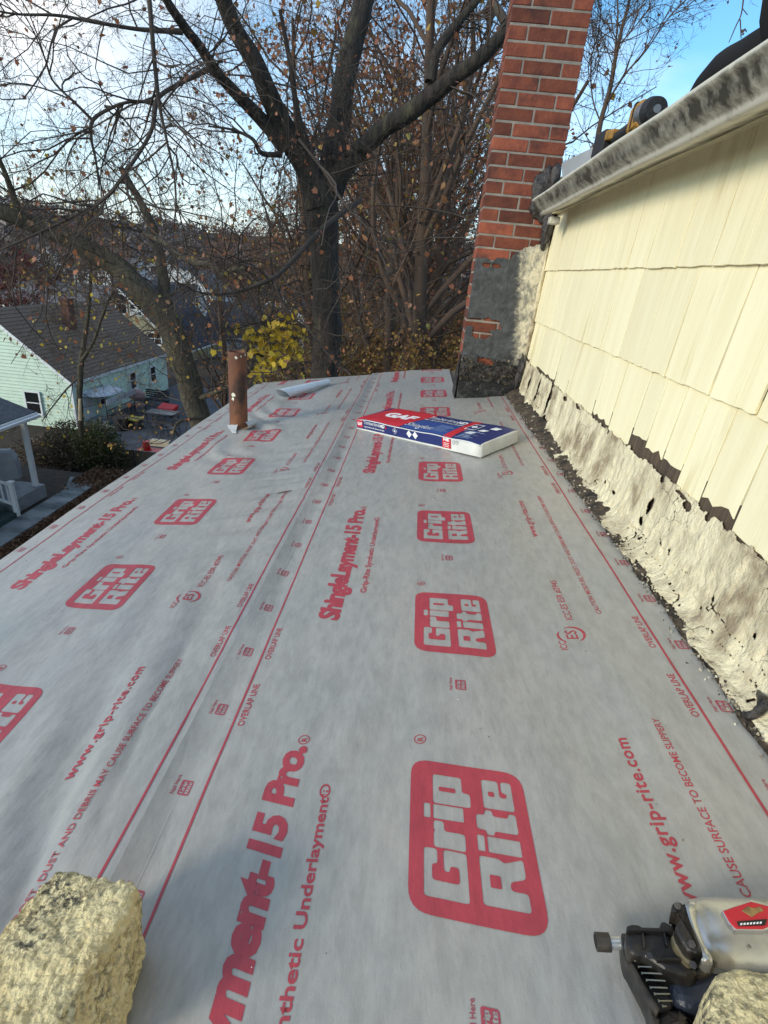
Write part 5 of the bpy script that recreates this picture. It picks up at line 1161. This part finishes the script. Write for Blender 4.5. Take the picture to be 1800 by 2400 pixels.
# ---- more distant houses
def win_row(h, y, xs, z, nrm, w=.9, hh=1.4, cols=1):
    for x in xs: window(h, (x, y, z), nrm, w, hh, cols)
m_olive = mat('olive siding', (.36, .33, .20), .7, coord='World'); m_navyr = mat('navy shingles', (.022, .028, .04), .9, col2=(.04, .045, .06), scale=2, coord='World'); m_wsid = mat('white siding', (.66, .68, .68), .6); m_greyr = mat('grey shingles', (.16, .16, .17), .9, col2=(.11, .11, .12), scale=3, coord='World')
ap = on_y(*hz(860, 130), 52.0)
oh = house('olive_house', ap[0] - 4.6, ap[0] + 6.4, 52, 64, -10.6, ap[2] - 4.6, ap[2] + .6, 'Y', m_olive, m_navyr, 'olive sided gable house with white window trim behind the mint house', .3, .2, False)
wp = on_y(*hz(1000, 210), 52.0); window(oh, (wp[0] - .7, 52, wp[2]), (0, -1, 0), 1.0, 1.7); window(oh, (wp[0] + .7, 52, wp[2]), (0, -1, 0), 1.0, 1.7)
mb = MB(); mb.box(wp[0] + .35, wp[0] + 1.05, 51.7, 51.98, wp[2] - .85, wp[2] - .35, .01); mb.build('window_air_conditioner', m_trim, oh)
wp = on_y(*hz(1205, 475), 52.0); window(oh, (wp[0], 52, wp[2]), (0, -1, 0), 1.3, 1.0, 2)
specs = [(l_, a, b) for l_, a, b in ()]
def far_house(u, v, Y, w, d, wallh, rise, axis, mw, mr, label, nw=3):
    p = on_y(u, v, Y); zr_ = p[2]; z0 = zr_ - rise - wallh; h = house('far_house', p[0] - w / 2, p[0] + w / 2, Y, Y + d, z0, zr_ - rise, zr_, axis, mw, mr, label, .3, .35, False)
    for k in range(nw):
        for zz in np.arange(z0 + 1.6, zr_ - rise - .9, 2.9): window(h, (p[0] - w / 2 + w * (k + .5) / nw, Y, zz), (0, -1, 0), 1.0, 1.5)
    return h
far_house(330, 660, 78, 12, 10, 5.5, 4.5, 'X', m_wsid, m_navyr, 'white house with a dark blue roof right of the olive gable')
far_house(120, 665, 62, 13, 9, 5.0, 2.6, 'X', m_wsid, m_greyr, 'long white house just above the mint house ridge at the left')
far_house(440, 635, 95, 9, 10, 6, 3.5, 'Y', m_wsid, m_greyr, 'small white gable house seen between the leaning trunk and twisted branch')
far_house(560, 720, 62, 9, 9, 5, 3.6, 'X', mat('pale grey siding', (.42, .44, .45), .7), m_navyr, 'pale grey house with a navy roof behind the rusty pipe')
far_house(655, 690, 84, 8, 9, 7, 3.2, 'Y', m_wsid, m_navyr, 'white gable house just left of the big trunk')
far_house(235, 600, 130, 14, 10, 6, 3.5, 'X', m_wsid, m_greyr, 'distant white house high on the slope at the left')
far_house(110, 588, 150, 12, 10, 5, 3.5, 'Y', mat('pale blue siding', (.45, .56, .62), .7), m_greyr, 'distant pale blue gable house near the left edge')
far_house(380, 600, 190, 14, 12, 7, 4, 'Y', m_wsid, m_greyr, 'farthest white gable house under the hill')

# =================================================================== TREES
m_bark = mat('dark bark', (.055, .044, .035), .95, col2=(.020, .017, .015), scale=9, stretch=(2.2, 2.2, .35), lo=.38, hi=.62, bump=1.0, bscale=16, bstretch=(2.4, 2.4, .3), bdist=.04, coord='World', col3=(.11, .10, .06), scale3=2.5, lo3=.58, hi3=.75)
m_bark2 = mat('mossy bark', (.10, .085, .055), .95, col2=(.04, .035, .025), scale=7, stretch=(2, 2, .5), bump=1.0, bscale=14, bdist=.04, coord='World')
m_twig = mat('twig bark', (.045, .033, .027), .9, col2=(.08, .062, .05), scale=2, coord='World')
m_twig2 = mat('far twig bark', (.105, .066, .044), .9, col2=(.06, .040, .03), scale=.5, coord='World')
lf_brown = leafmat('dry brown leaves', [(.30, .105, .05), (.40, .16, .075), (.20, .07, .035), (.44, .23, .12)], tl=.3)
lf_yel = leafmat('yellow leaves', [(.60, .42, .03), (.72, .52, .05), (.50, .32, .03), (.75, .58, .10)], tl=.35)
lf_mix = leafmat('mixed autumn leaves', [(.26, .11, .045), (.46, .30, .05), (.16, .075, .04), (.32, .14, .06), (.24, .24, .06)], tl=.3)
lf_green = leafmat('green leaves', [(.045, .07, .018), (.07, .095, .022), (.03, .045, .014), (.10, .11, .03)], tl=.25)
lf_red = leafmat('dark red leaves', [(.10, .012, .012), (.16, .02, .018), (.07, .01, .01)], tl=.25)
def limb(px, n=28, sides=14, seed=0, rough=.07):
    """px: (u, v, width_px, Y)"""
    P = np.array([on_y(u, v, Y) for u, v, w, Y in px]); D = [np.linalg.norm(ray(u, v)) for u, v, w, Y in px]
    R_ = np.array([w / 2 / F_PX * (Y - CAM[1]) / ray(u, v)[1] * 1.0 for (u, v, w, Y), d in zip(px, D)])
    P, R_ = catmull(P, R_, n); P = P + np.column_stack([fbm(P * 1.7 + seed, 2), fbm(P * 1.7 + seed + 9, 2), fbm(P * 1.7 + seed + 5, 2)]) * (R_ * .35)[:, None]
    v, f = tube_batch(P[None], R_[None], sides)
    c = np.repeat(P, sides, 0); d = v - c; v = c + d * (1 + rough * fbm(v * 7 + seed, 3) + rough * .7 * vnoise(v * [16, 16, 3] + seed))[:, None]
    return v, f, P, R_
def q0w(*a): return [(q0(x, y)[0], q0(x, y)[1], w / 1.8433, Y) for x, y, w, Y in a]
def q1w(*a): return [(q1(x, y)[0], q1(x, y)[1], w / 1.8433, Y) for x, y, w, Y in a]
def q2w(*a): return [(q2(x, y)[0], q2(x, y)[1], w / 1.8433, Y) for x, y, w, Y in a]
def twigs(skel, n1, L1, r1, gens=((9, .5), (6, .5)), up=0, wig=.22, droop=0, tmin=.1, K=6, rmin=.0022):
    """skel list of (P,R); returns list of tubes plus tips"""
    out = []; p0 = []; d0 = []; l0 = []; r0 = []
    tot = sum(np.linalg.norm(np.diff(P, axis=0), axis=1).sum() for P, R_ in skel)
    for P, R_ in skel:
        L = np.linalg.norm(np.diff(P, axis=0), axis=1).sum(); n = max(1, int(n1 * L / tot)); t = rng.uniform(tmin, 1, n) * (len(P) - 1.001); i = t.astype(int); f = (t - i)[:, None]
        p = P[i] * (1 - f) + P[i + 1] * f; d = unit(P[i + 1] - P[i]); s = unit(np.cross(d, rng.normal(0, 1, d.shape))); a = rng.uniform(.5, 1.2, n)[:, None]
        p0.append(p); d0.append(d * np.cos(a) + s * np.sin(a) + np.array([0, 0, up])); l0.append(L1 * rng.uniform(.5, 1.2, n)); r0.append(np.minimum(r1 * rng.uniform(.5, 1.1, n), R_[i] * .8))
    P, R_ = grow(np.concatenate(p0), np.concatenate(d0), np.concatenate(l0), np.concatenate(r0), K + 2, wig, up * .1 - droop); out.append(tube_batch(P, R_, 5)); allP = [P]
    for (n, lf) in gens:
        p, D, L, r = kids(P, R_, n, lf=(lf * .7, lf * 1.3), up=up * .5); r = np.maximum(r, rmin); P, R_ = grow(p, D, L, r, K if len(p) < 6000 else 4, wig, up * .06 - droop); out.append(tube_batch(P, R_, 3)); allP.append(P)
    return out, allP
def tri4(f): return f
# ---- the big forked tree
ebt = empty('big_maple', tuple(on_y(762, 870, 9.5)) , 'big dark forked tree standing right behind the far roof edge', 'tree')
Yb = 9.5; gb_ = on_y(765, 870, Yb); foot_px = None
trunk_specs = [
 [(768, 1500, 74, Yb), (766, 1100, 70, Yb), (765, 870, 66, Yb), (762, 700, 64, Yb), (757, 560, 70, Yb), (748, 470, 84, Yb), (735, 420, 70, Yb)],
]
limbs_s = [
 q0w((1380, 880, 120, 9.5), (1330, 730, 110, 9.45), (1250, 600, 100, 9.3), (1180, 440, 84, 9.1), (1110, 280, 78, 8.9), (1020, 130, 72, 8.7), (960, -20, 68, 8.5), (900, -200, 60, 8.3)),
 q0w((1240, 640, 80, 9.3), (1130, 520, 58, 9.1), (1040, 420, 50, 8.8), (930, 300, 46, 8.5), (860, 200, 42, 8.3), (790, 110, 40, 8.1), (730, 20, 36, 7.9), (660, -110, 30, 7.7)),
 q0w((1400, 880, 110, 9.5), (1430, 720, 98, 9.6), (1470, 500, 96, 9.8), (1510, 250, 92, 10), (1560, 40, 88, 10.2), (1620, -200, 80, 10.4)),
 q0w((1440, 840, 90, 9.5), (1500, 720, 80, 9.4), (1580, 620, 74, 9.3), (1680, 530, 70, 9.2), (1760, 480, 72, 9.1), (1870, 400, 72, 9.0), (1960, 330, 66, 8.9), (2060, 260, 60, 8.8), (2170, 150, 54, 8.8), (2260, -20, 46, 8.9), (2300, -200, 40, 9)),
 q1w((200, 350, 50, 8.95), (225, 230, 44, 9), (290, 130, 38, 9.1), (380, 30, 34, 9.2), (450, -80, 28, 9.3)),
 q1w((520, 90, 40, 8.8), (490, 40, 34, 8.8), (450, -30, 28, 8.9)),
 q0w((790, 140, 24, 8.1), (620, 128, 17, 7.9), (430, 100, 14, 7.6), (250, 66, 12, 7.4), (80, 62, 9, 7.2), (-60, 40, 7, 7.0)),
 q0w((900, 300, 22, 8.5), (780, 360, 18, 8.0), (680, 430, 18, 7.6), (655, 560, 17, 7.3), (560, 720, 16, 7.0), (460, 850, 15, 6.7), (330, 930, 13, 6.5), (180, 1000, 11, 6.3), (0, 1080, 8, 6.1)),
 q0w((640, -40, 22, 6.6), (655, 120, 20, 6.6), (672, 300, 18, 6.6), (692, 470, 16, 6.6), (720, 600, 12, 6.6), (750, 740, 10, 6.6), (760, 880, 8, 6.6), (748, 1010, 5, 6.6)),
 q0w((1210, 40, 16, 8.8), (1250, 250, 20, 9.0), (1275, 420, 24, 9.1), (1310, 580, 28, 9.2), (1350, 660, 34, 9.3)),
 q0w((680, 440, 15, 7.6), (560, 440, 12, 7.4), (470, 470, 13, 7.3), (400, 520, 16, 7.2), (395, 600, 12, 7.2), (415, 700, 9, 7.2), (430, 820, 6, 7.2)),
 q0w((400, 520, 14, 7.2), (330, 450, 12, 7.1), (230, 350, 9, 7.0), (190, 240, 7, 6.9), (120, 90, 5, 6.8), (40, 0, 4, 6.7)),
 q0w((330, 440, 8, 7.1), (180, 380, 6, 7.0), (60, 360, 5, 6.8), (-60, 390, 3, 6.7)),
 q0w((1210, 670, 24, 9.2), (1130, 660, 20, 8.8), (1090, 600, 16, 8.5), (1000, 560, 10, 8.2), (900, 545, 6, 7.9)),
 q0w((690, 470, 9, 6.6), (760, 380, 7, 6.5), (840, 290, 6, 6.4), (1000, 250, 5, 6.3)),
 q0w((1290, 600, 12, 7.0), (1400, 740, 12, 6.9), (1480, 870, 11, 6.8), (1600, 1000, 9, 6.7), (1720, 1140, 6, 6.6)),
 q2w((1560, -60, 22, 9.4), (1400, 60, 22, 8.6), (1250, 220, 20, 7.9), (1180, 280, 20, 7.6), (1020, 340, 14, 7.3), (880, 345, 9, 7.1), (770, 300, 6, 6.9)),
 q2w((1180, 280, 12, 7.6), (1230, 400, 10, 7.4), (1350, 540, 10, 7.2), (1450, 640, 8, 7.0), (1510, 700, 6, 6.9)),
 q1w((-30, 885, 7, 7.5), (120, 895, 6, 7.6), (260, 915, 6, 7.7), (400, 955, 5, 7.8)),
]
skel = []; parts = []
v, f, P, R_ = limb(trunk_specs[0], 40, 22, 3); link('trunk', npmesh('trunk', v, f), m_bark, ebt, True); skel.append((P, R_))
for k, sp_ in enumerate(limbs_s):
    big = sp_[0][2] > 24
    v, f, P, R_ = limb(sp_, 40, 16 if big else 8, k * 3.1, .07 if big else .04)
    if big: link('limb', npmesh('limb', v, f), m_bark, ebt, True)
    else: parts.append((v, f))
    skel.append((P, R_))
v, f = merge(parts); tag(link('branches', npmesh('branches', v, f), m_twig, ebt, True), kind='stuff')
tw, aP = twigs(skel[1:], 260, 1.7, .013, ((5, .5), (5, .5), (4, .5)), up=-.05, wig=.24, droop=.03)
v, f = merge(tw); tag(link('twigs', npmesh('twigs', v, f), m_twig, ebt), kind='stuff')
tips = aP[-1][:, -1]; sel = tips[rng.random(len(tips)) < .045]
v, f = leaves(sel, .055, MAPLE, 1.2); tag(link('dry_leaves', npmesh('dry_leaves', v, f), lf_brown, ebt), kind='stuff')

# ---- leaning tree on the left
elt = empty('leaning_tree', tuple(on_y(470, 960, 14)), 'leaning mossy tree rising to the left beside the mint house', 'tree')
Yl = 13.0
ls = [q2w((960, 1150, 100, Yl), (850, 860, 96, Yl), (800, 690, 98, Yl), (735, 500, 104, Yl), (650, 370, 104, Yl), (560, 275, 96, Yl), (450, 190, 88, Yl), (300, 110, 84, Yl - .2), (150, 50, 78, Yl - .5), (0, -10, 70, Yl - .8), (-200, -90, 60, Yl - 1)),
      q2w((740, 480, 56, Yl + .2), (715, 330, 50, Yl + .4), (690, 180, 46, Yl + .6), (660, 60, 40, Yl + .8), (600, -60, 30, Yl + 1), (520, -200, 24, Yl + 1)),
      q2w((620, 90, 20, Yl - 1), (700, 120, 22, Yl - 1.5), (770, 175, 24, Yl - 2), (850, 215, 26, Yl - 2.4), (920, 225, 26, Yl - 2.7), (965, 262, 20, Yl - 2.8), (1000, 245, 18, Yl - 3), (1065, 235, 14, Yl - 3.2)),
      q2w((100, 40, 34, Yl - .6), (60, -80, 26, Yl - .8), (20, -180, 20, Yl - 1), (-40, -320, 16, Yl - 1.2)),
      q2w((880, 880, 18, Yl - .2), (770, 905, 12, Yl - .8), (745, 975, 7, Yl - 1)),
      q2w((860, 800, 22, Yl), (960, 760, 20, Yl - .8), (1030, 720, 18, Yl - 1.6), (1120, 640, 12, Yl - 2.2))]
skl = []
for k, sp_ in enumerate(ls):
    v, f, P, R_ = limb(sp_, 44, 18, 50 + k * 4, .09); link('trunk' if k == 0 else 'limb', npmesh('limb', v, f), m_bark2, elt, True); skl.append((P, R_))
tw, aP = twigs(skl, 110, 2.4, .020, ((6, .5), (6, .5), (4, .5)), wig=.26)
v, f = merge(tw); tag(link('twigs', npmesh('twigs', v, f), m_twig, elt), kind='stuff')
tips = np.concatenate([aP[-1][:, -1], aP[-2][:, 2]]); sel = tips[rng.random(len(tips)) < .07]; v, f = leaves(sel, .085, LEAF_Q, 1); tag(link('autumn_leaves', npmesh('autumn_leaves', v, f), lf_mix, elt), kind='stuff')

# ---- sapling in front of the mint house
esp = empty('bare_sapling', tuple(on_y(190, 990, 20)), 'thin bare sapling with a broken pale stem in front of the mint house', 'tree')
Ys = 20
ss_ = [q2w((350, 960, 22, Ys), (345, 800, 24, Ys), (350, 660, 24, Ys), (372, 500, 20, Ys), (385, 380, 16, Ys), (392, 230, 12, Ys), (385, 60, 9, Ys), (370, -80, 7, Ys)),
       q2w((352, 640, 16, Ys), (400, 560, 13, Ys - .5), (440, 450, 11, Ys - .8), (480, 350, 9, Ys - 1), (560, 250, 6, Ys - 1.3), (640, 150, 4, Ys - 1.5)),
       q2w((350, 700, 8, Ys), (270, 780, 7, Ys - .4), (180, 900, 4, Ys - .8)), q2w((372, 480, 7, Ys), (330, 420, 6, Ys + .3), (330, 280, 4, Ys + .6))]
sks = []
for k, sp_ in enumerate(ss_):
    v, f, P, R_ = limb(sp_, 30, 8, 90 + k, .05); link('trunk' if k == 0 else 'limb', npmesh('limb', v, f), m_bark2, esp, True); sks.append((P, R_))
tw, aP = twigs(sks, 60, 2.4, .016, ((5, .5), (4, .5)), wig=.28, rmin=.004, droop=.02); v, f = merge(tw); tag(link('twigs', npmesh('twigs', v, f), m_twig2, esp), kind='stuff')
tips = aP[-1][:, -1]; sel = tips[rng.random(len(tips)) < .12]; v, f = leaves(sel, .15, LEAF_Q, 2); tag(link('yellow_leaves', npmesh('yellow_leaves', v, f), lf_yel, esp), kind='stuff')
mb = MB(); a = Vector(on_y(187, 935, Ys - .16)); b = Vector(on_y(188, 985, Ys - .16)); mb.cyl(b, a, .07, .05, 8); mb.build('stripped_wood', mat('stripped wood', (.60, .45, .28), .8), esp)

# ---- hanging yellow leaf cluster of a near branch
ey = empty('yellow_maple_branch', tuple(on_y(700, 790, 7.5)), 'branch with a bright yellow cluster of maple leaves behind the rusty pipe', 'branch')
br = [q2w((1330, 780, 20, 8.5), (1290, 600, 18, 8.0), (1240, 480, 17, 7.6), (1160, 470, 12, 7.4), (1080, 480, 9, 7.3), (1000, 510, 6, 7.2)), q2w((1290, 720, 12, 8.2), (1180, 640, 10, 7.8), (1090, 600, 8, 7.4), (1020, 600, 5, 7.2)), q2w((1240, 480, 8, 7.6), (1290, 510, 6, 7.4), (1340, 540, 4, 7.2))]
ps = []; skb = []
for k, sp_ in enumerate(br): v, f, P, R_ = limb(sp_, 24, 7, 120 + k, .04); ps.append((v, f)); skb.append((P, R_))
tw, aP = twigs(skb, 90, .55, .006, ((5, .6), (3, .6)), wig=.3, rmin=.0022)
v, f = merge(ps + tw); tag(link('twigs', npmesh('twigs', v, f), m_twig, ey), kind='stuff')
def cluster(u0, v0, su, sv, Y, n, sY=.5):
    uu = rng.normal(u0, su, n); vv = rng.normal(v0, sv, n); return np.array([on_y(u, v, Y + rng.normal(0, sY)) for u, v in zip(uu, vv)])
P = np.vstack([cluster(*q2(cu, cv), 13, 9, 7.3, nn, .16) for cu, cv, nn in ((1120, 540, 26), (1170, 500, 26), (1230, 520, 26), (1170, 580, 30), (1240, 570, 24), (1215, 460, 20), (1290, 510, 22), (1060, 510, 16), (1150, 640, 16), (1110, 690, 14), (1180, 660, 14), (1020, 500, 8), (1270, 600, 10), (1320, 530, 8), (1090, 600, 10))] + [cluster(*q2(1150, 600), 60, 50, 7.5, 46, .5)])
v, f = leaves(P, .092, MAPLE, .9); tag(link('maple_leaves', npmesh('maple_leaves', v, f), lf_yel, ey), kind='stuff')

# ---- slim bare tree to the right of the chimney
ern = empty('slim_bare_tree', tuple(on_y(1395, 420, 13)), 'slim bare tree against the blue sky right of the chimney', 'tree')
rs = [q1w((900, 900, 26, 13), (920, 640, 24, 13), (940, 520, 22, 13), (975, 390, 20, 13), (1000, 250, 17, 13), (1025, 130, 15, 13), (1060, 0, 12, 13), (1090, -140, 9, 13)),
      q1w((960, 460, 9, 13), (990, 400, 9, 12.9), (1050, 310, 8, 12.7), (1130, 220, 6, 12.5), (1220, 90, 5, 12.3), (1290, 10, 3, 12.2)),
      q1w((985, 330, 8, 13), (1000, 200, 8, 13), (1010, 60, 7, 13), (1000, -60, 5, 13)), q1w((940, 540, 6, 13), (900, 420, 6, 13.2), (895, 260, 5, 13.3), (930, 120, 4, 13.4), (940, -40, 3, 13.4)),
      q1w((1010, 200, 6, 13), (1080, 120, 5, 13), (1150, 30, 4, 13), (1190, -60, 3, 13))]
skr = []
for k, sp_ in enumerate(rs): v, f, P, R_ = limb(sp_, 26, 8, 150 + k, .04); link('trunk' if k == 0 else 'limb', npmesh('limb', v, f), m_twig2, ern, True); skr.append((P, R_))
tw, aP = twigs(skr, 120, 1.5, .010, ((5, .5), (4, .5)), up=.15, wig=.22, rmin=.0035); v, f = merge(tw); tag(link('twigs', npmesh('twigs', v, f), m_twig2, ern), kind='stuff')
tips = aP[-1][:, -1]; sel = tips[rng.random(len(tips)) < .12]; v, f = leaves(sel, .055, LEAF_Q, 1.5); tag(link('dry_leaves', npmesh('dry_leaves', v, f), leafmat('dull purple leaves', [(.10, .07, .07), (.16, .11, .09)], tl=.2), ern), kind='stuff')
# hanging twigs at the top right
eht = empty('hanging_branch', tuple(on_y(1720, -10, 6)), 'few thin hanging twigs against the blue sky at the top right', 'branch')
hs = [[(1745, -30, 4, 6), (1738, 30, 3, 6), (1725, 60, 3, 6), (1708, 100, 2, 6)], [(1735, 45, 3, 6), (1737, 90, 2, 6)], [(1790, -20, 3, 6), (1784, 40, 2, 6)], [(1740, 20, 2, 6), (1752, 35, 2, 6)], [(1520, -20, 3, 6), (1480, 60, 2.5, 6)]]
ps = [limb(s_, 12, 5, 170 + k, .02)[:2] for k, s_ in enumerate(hs)]; v, f = merge(ps); link('stems', npmesh('stems', v, f), m_twig2, eht)
P = cluster(1743, 72, 5, 5, 6, 10, .05); v, f = leaves(P, .03, LEAF_Q, 1); tag(link('buds', npmesh('buds', v, f), m_twig2, eht), kind='stuff')

# ---- background trees: three kinds, copied
def make_tree(h, seed, leaf_m, dens, spread=.5, leaf=.16, n1=16, trunk_r=.22, fork=.35, tmin=.25):
    P, R_ = grow(np.zeros((1, 3)), np.array([[0., 0, 1]]), np.array([h]), np.array([trunk_r]), 12, .05, .25, .15)
    tr = tube_batch(P, R_, 9)
    p, D, L, r = kids(P, R_, n1, ang=(.5, 1.05), lf=(spread * .8, spread * 1.3), tmin=tmin, rf=.55, up=.25); P1, R1 = grow(p, D, L, r, 7, .16, .04); out = [tube_batch(P1, R1, 5)]
    p, D, L, r = kids(P1, R1, 7, lf=(.35, .65), rf=.5, up=.08); P2, R2 = grow(p, D, L, np.maximum(r, .007), 5, .22, .02); out.append(tube_batch(P2, R2, 3))
    p, D, L, r = kids(P2, R2, 6, lf=(.35, .7), rf=.5); P3, R3 = grow(p, D, L, np.maximum(r, .005), 4, .26, .0); out.append(tube_batch(P3, R3, 3))
    p, D, L, r = kids(P3, R3, 4, lf=(.4, .8), rf=.6); P4, R4 = grow(p, D, L, np.maximum(r, .004), 3, .26, .0); out.append(tube_batch(P4, R4, 3))
    t_me = npmesh('trunk', *tr); t_me.materials.append(m_twig2); c_me = npmesh('crown_twigs', *merge(out)); c_me.materials.append(m_twig2); t_me.shade_smooth()
    tips = np.concatenate([P4[:, -1], P3[:, -1]]); sel = tips[rng.random(len(tips)) < dens]; l_me = npmesh('crown_leaves', *leaves(sel, leaf, LEAF_Q, .8)); l_me.materials.append(leaf_m)
    return t_me, c_me, l_me
kinds = [make_tree(13, 1, lf_brown, .75, .5, .13), make_tree(15, 2, lf_mix, .24, .45, .13, 18, .26), make_tree(11, 3, lf_brown, .05, .55, .12, 15, .2), make_tree(7, 4, lf_mix, .75, .6, .12, 16, .10, tmin=.08), make_tree(6, 5, lf_red, 1.0, .6, .2, 14, .12, tmin=.1)]
def add_tree(k, x, y, s, label, name='bare_tree', rz=None, z=None, group='bare autumn trees in the wood behind the roof'):
    z = gz_(x, y) - .1 if z is None else z; o = bpy.data.objects.new(name, None); COL.objects.link(o); o.location = (x, y, float(z)); o.rotation_euler = (random.uniform(-.06, .06), random.uniform(-.06, .06), rz if rz is not None else random.uniform(0, 6.28)); o.scale = (s, s, s)
    tag(o, label, 'tree', group)
    for nm, me, kd in zip(('trunk', 'crown_twigs', 'crown_leaves'), kinds[k], (None, 'stuff', 'stuff')):
        c = bpy.data.objects.new(nm, me); COL.objects.link(c); c.parent = o
        if kd: c['kind'] = kd
lab = 'bare autumn tree in the brown wood behind the big forked tree'
for (k, x, y, s) in [(1, 1.6, 15.5, 1.15), (0, -.9, 18, 1.1), (0, 2.4, 21, 1.2), (1, -3.5, 21, 1.05), (2, .5, 24, 1.3), (0, -1.8, 27, 1.2), (1, 3.4, 29, 1.3), (2, -5.5, 31, 1.1), (0, -3.0, 36, 1.2), (1, 1.4, 38, 1.3), (0, -7.5, 42, 1.1), (0, -11.5, 47, 1.0), (2, -8.5, 24, .85), (0, 3.0, 48, 1.4), (0, -5, 52, 1.3)]:
    add_tree(k, min(x, .02 * y), y, s, lab)
lab3 = 'low bushy thicket tree with brown and yellow leaves behind the roof edge'
for i_ in range(46):
    y = random.uniform(11.5, 30); x = random.uniform(-.28 * y + 1, .16 * y + 1); 
    if x < -4 and y < 20: continue
    add_tree(3, x, y, random.uniform(.55, 1.0), lab3, 'thicket_tree', group='low thicket trees behind the roof edge')
lab2 = 'distant bare tree among the houses on the left'
for (k, x, y, s) in [(2, -33, 44, .85), (0, -26, 47, .8), (2, -21, 60, .9), (0, -14, 62, 1.0), (1, -44, 66, .9), (2, -37, 74, .9), (0, -30, 92, 1.), (2, -52, 95, 1.1), (0, -20, 96, 1.1), (1, -64, 110, 1.2), (0, -45, 125, 1.2), (2, -80, 130, 1.3), (0, -28, 130, 1.3), (1, -100, 140, 1.3)]:
    add_tree(k, x, y, s, lab2, 'far_tree', group='bare trees among the distant houses')
add_tree(4, -36, 50, 1.1, 'dark red leaved tree left of the mint house chimney', 'red_tree', group='red leaved trees')
add_tree(4, -39.5, 52, 1.0, 'dark red leaved tree cut by the left picture edge above the mint roof', 'red_tree', group='red leaved trees')
0 and add_tree(2, -12.5, 17.5, .85, 'bare tree whose twigs spread over the porch and mint house', 'yard_tree', group='yard trees')
ORD = ['first', 'second', 'third', 'fourth', 'fifth', 'sixth', 'seventh', 'eighth', 'ninth', 'tenth', 'eleventh', 'twelfth', 'thirteenth', 'fourteenth', 'fifteenth', 'sixteenth', 'seventeenth']
for nm_, txt in (('bare_tree', 'bare autumn tree in the brown wood, %s from the left of its row'), ('far_tree', 'distant bare tree among the far houses, %s from the left')):
    tr_ = sorted([o for o in bpy.data.objects if o.name.split('.')[0] == nm_], key=lambda o: o.location.x / o.location.y)
    for w_, o in zip(ORD, tr_): o['label'] = txt % w_
# wooded hillside in the distance: many small crowns read as one mass
n = 1500; a = rng.uniform(-1.0, .75, n); r = rng.uniform(170, 760, n); x = r * np.sin(a); y = r * np.cos(a); z = gz_(x, y) + vnoise(np.column_stack([x / 90, y / 90, x * 0])) * 10 * sst(np.hypot(x, y), 250, 600)
P = []; 
K = 70; off_ = rng.normal(0, 1, (n, K, 3)) * np.array([3.2, 3.2, 3.0]) + np.array([0, 0, 6.5]); P = (np.column_stack([x, y, z])[:, None] + off_).reshape(-1, 3)
v, f = leaves(P, 2.6, LEAF_Q, 0); tag(link('wooded_hill', npmesh('wooded_hill', v, f), leafmat('far wood', [(.12, .10, .10), (.16, .13, .125), (.10, .085, .09), (.18, .145, .13)], tl=0)), 'brown leafless woods covering the far hillside', 'woods', kind='stuff')  # lightened greyish leaf tones, distance haze put into the colour

# ---- hedge bush and dry vines by the fence
def bush(name, c, r, n, size, m, label, cat='bush', stems=True):
    c = np.array(c); P = rng.normal(0, 1, (n, 3)); P = unit(P) * (rng.random((n, 1)) ** .45); P = c + P * np.array(r) * (1 + .35 * fbm(P * 2.2 + c * .3, 3))[:, None]; P[:, 2] = np.maximum(P[:, 2], c[2] - r[2] * .95)
    e = empty(name, (c[0], c[1], c[2] - r[2]), label, cat); v, f = leaves(P, size, LEAF_Q, .3); tag(link('foliage', npmesh('foliage', v, f), m, e), kind='stuff')
    n2 = 60; b = np.column_stack([rng.normal(c[0], r[0] * .3, n2), rng.normal(c[1], r[1] * .3, n2), np.full(n2, c[2] - r[2])]); D = rng.normal(0, .5, (n2, 3)); D[:, 2] = 1; Pp, Rr = grow(b, D, np.full(n2, r[2] * 2.1), np.full(n2, .02), 7, .2, 0); v, f = tube_batch(Pp, Rr, 4); tag(link('stems', npmesh('stems', v, f), m_twig, e), kind='stuff')
    return e
hb_ = on_y(*gz(1090, 750), 22.3); bush('green_bush', (hb_[0], 22.3, -7.75), (1.25, .9, 1.35), 9000, .10, lf_green, 'dense green bush beside the tan fence')
hb_ = on_y(*gz(820, 760), 22.6); bush('dark_green_bush', (hb_[0], 22.8, -7.9), (1.5, .9, 1.25), 6000, .10, leafmat('dull green leaves', [(.035, .045, .016), (.06, .055, .025), (.09, .07, .035)], tl=.2), 'darker straggly bush left of the dense green bush')
hb_ = on_y(*gz(480, 760), 22.6); bush('dry_vine_hedge', (hb_[0], 23.0, -8.4), (1.8, .9, .7), 4200, .09, leafmat('dry vine leaves', [(.05, .045, .02), (.11, .08, .045), (.16, .12, .08)], tl=.2), 'dry tangled vine hedge behind the porch post', 'hedge')
n2 = 260; b = np.column_stack([rng.uniform(-17.5, -13.0, n2), rng.normal(22.7, .4, n2), rng.uniform(-8.6, -7.7, n2)]); D = rng.normal(0, 1, (n2, 3)); D[:, 2] = np.abs(D[:, 2]); Pp, Rr = grow(b, D, rng.uniform(.5, 1.3, n2), np.full(n2, .012), 8, .3, -.15); v, f = tube_batch(Pp, Rr, 3)
tag(link('dry_vines', npmesh('dry_vines', v, f), mat('dry vine', (.22, .17, .12), .9)), 'bare looping vines over the hedge in front of the mint house', 'vines', kind='stuff')
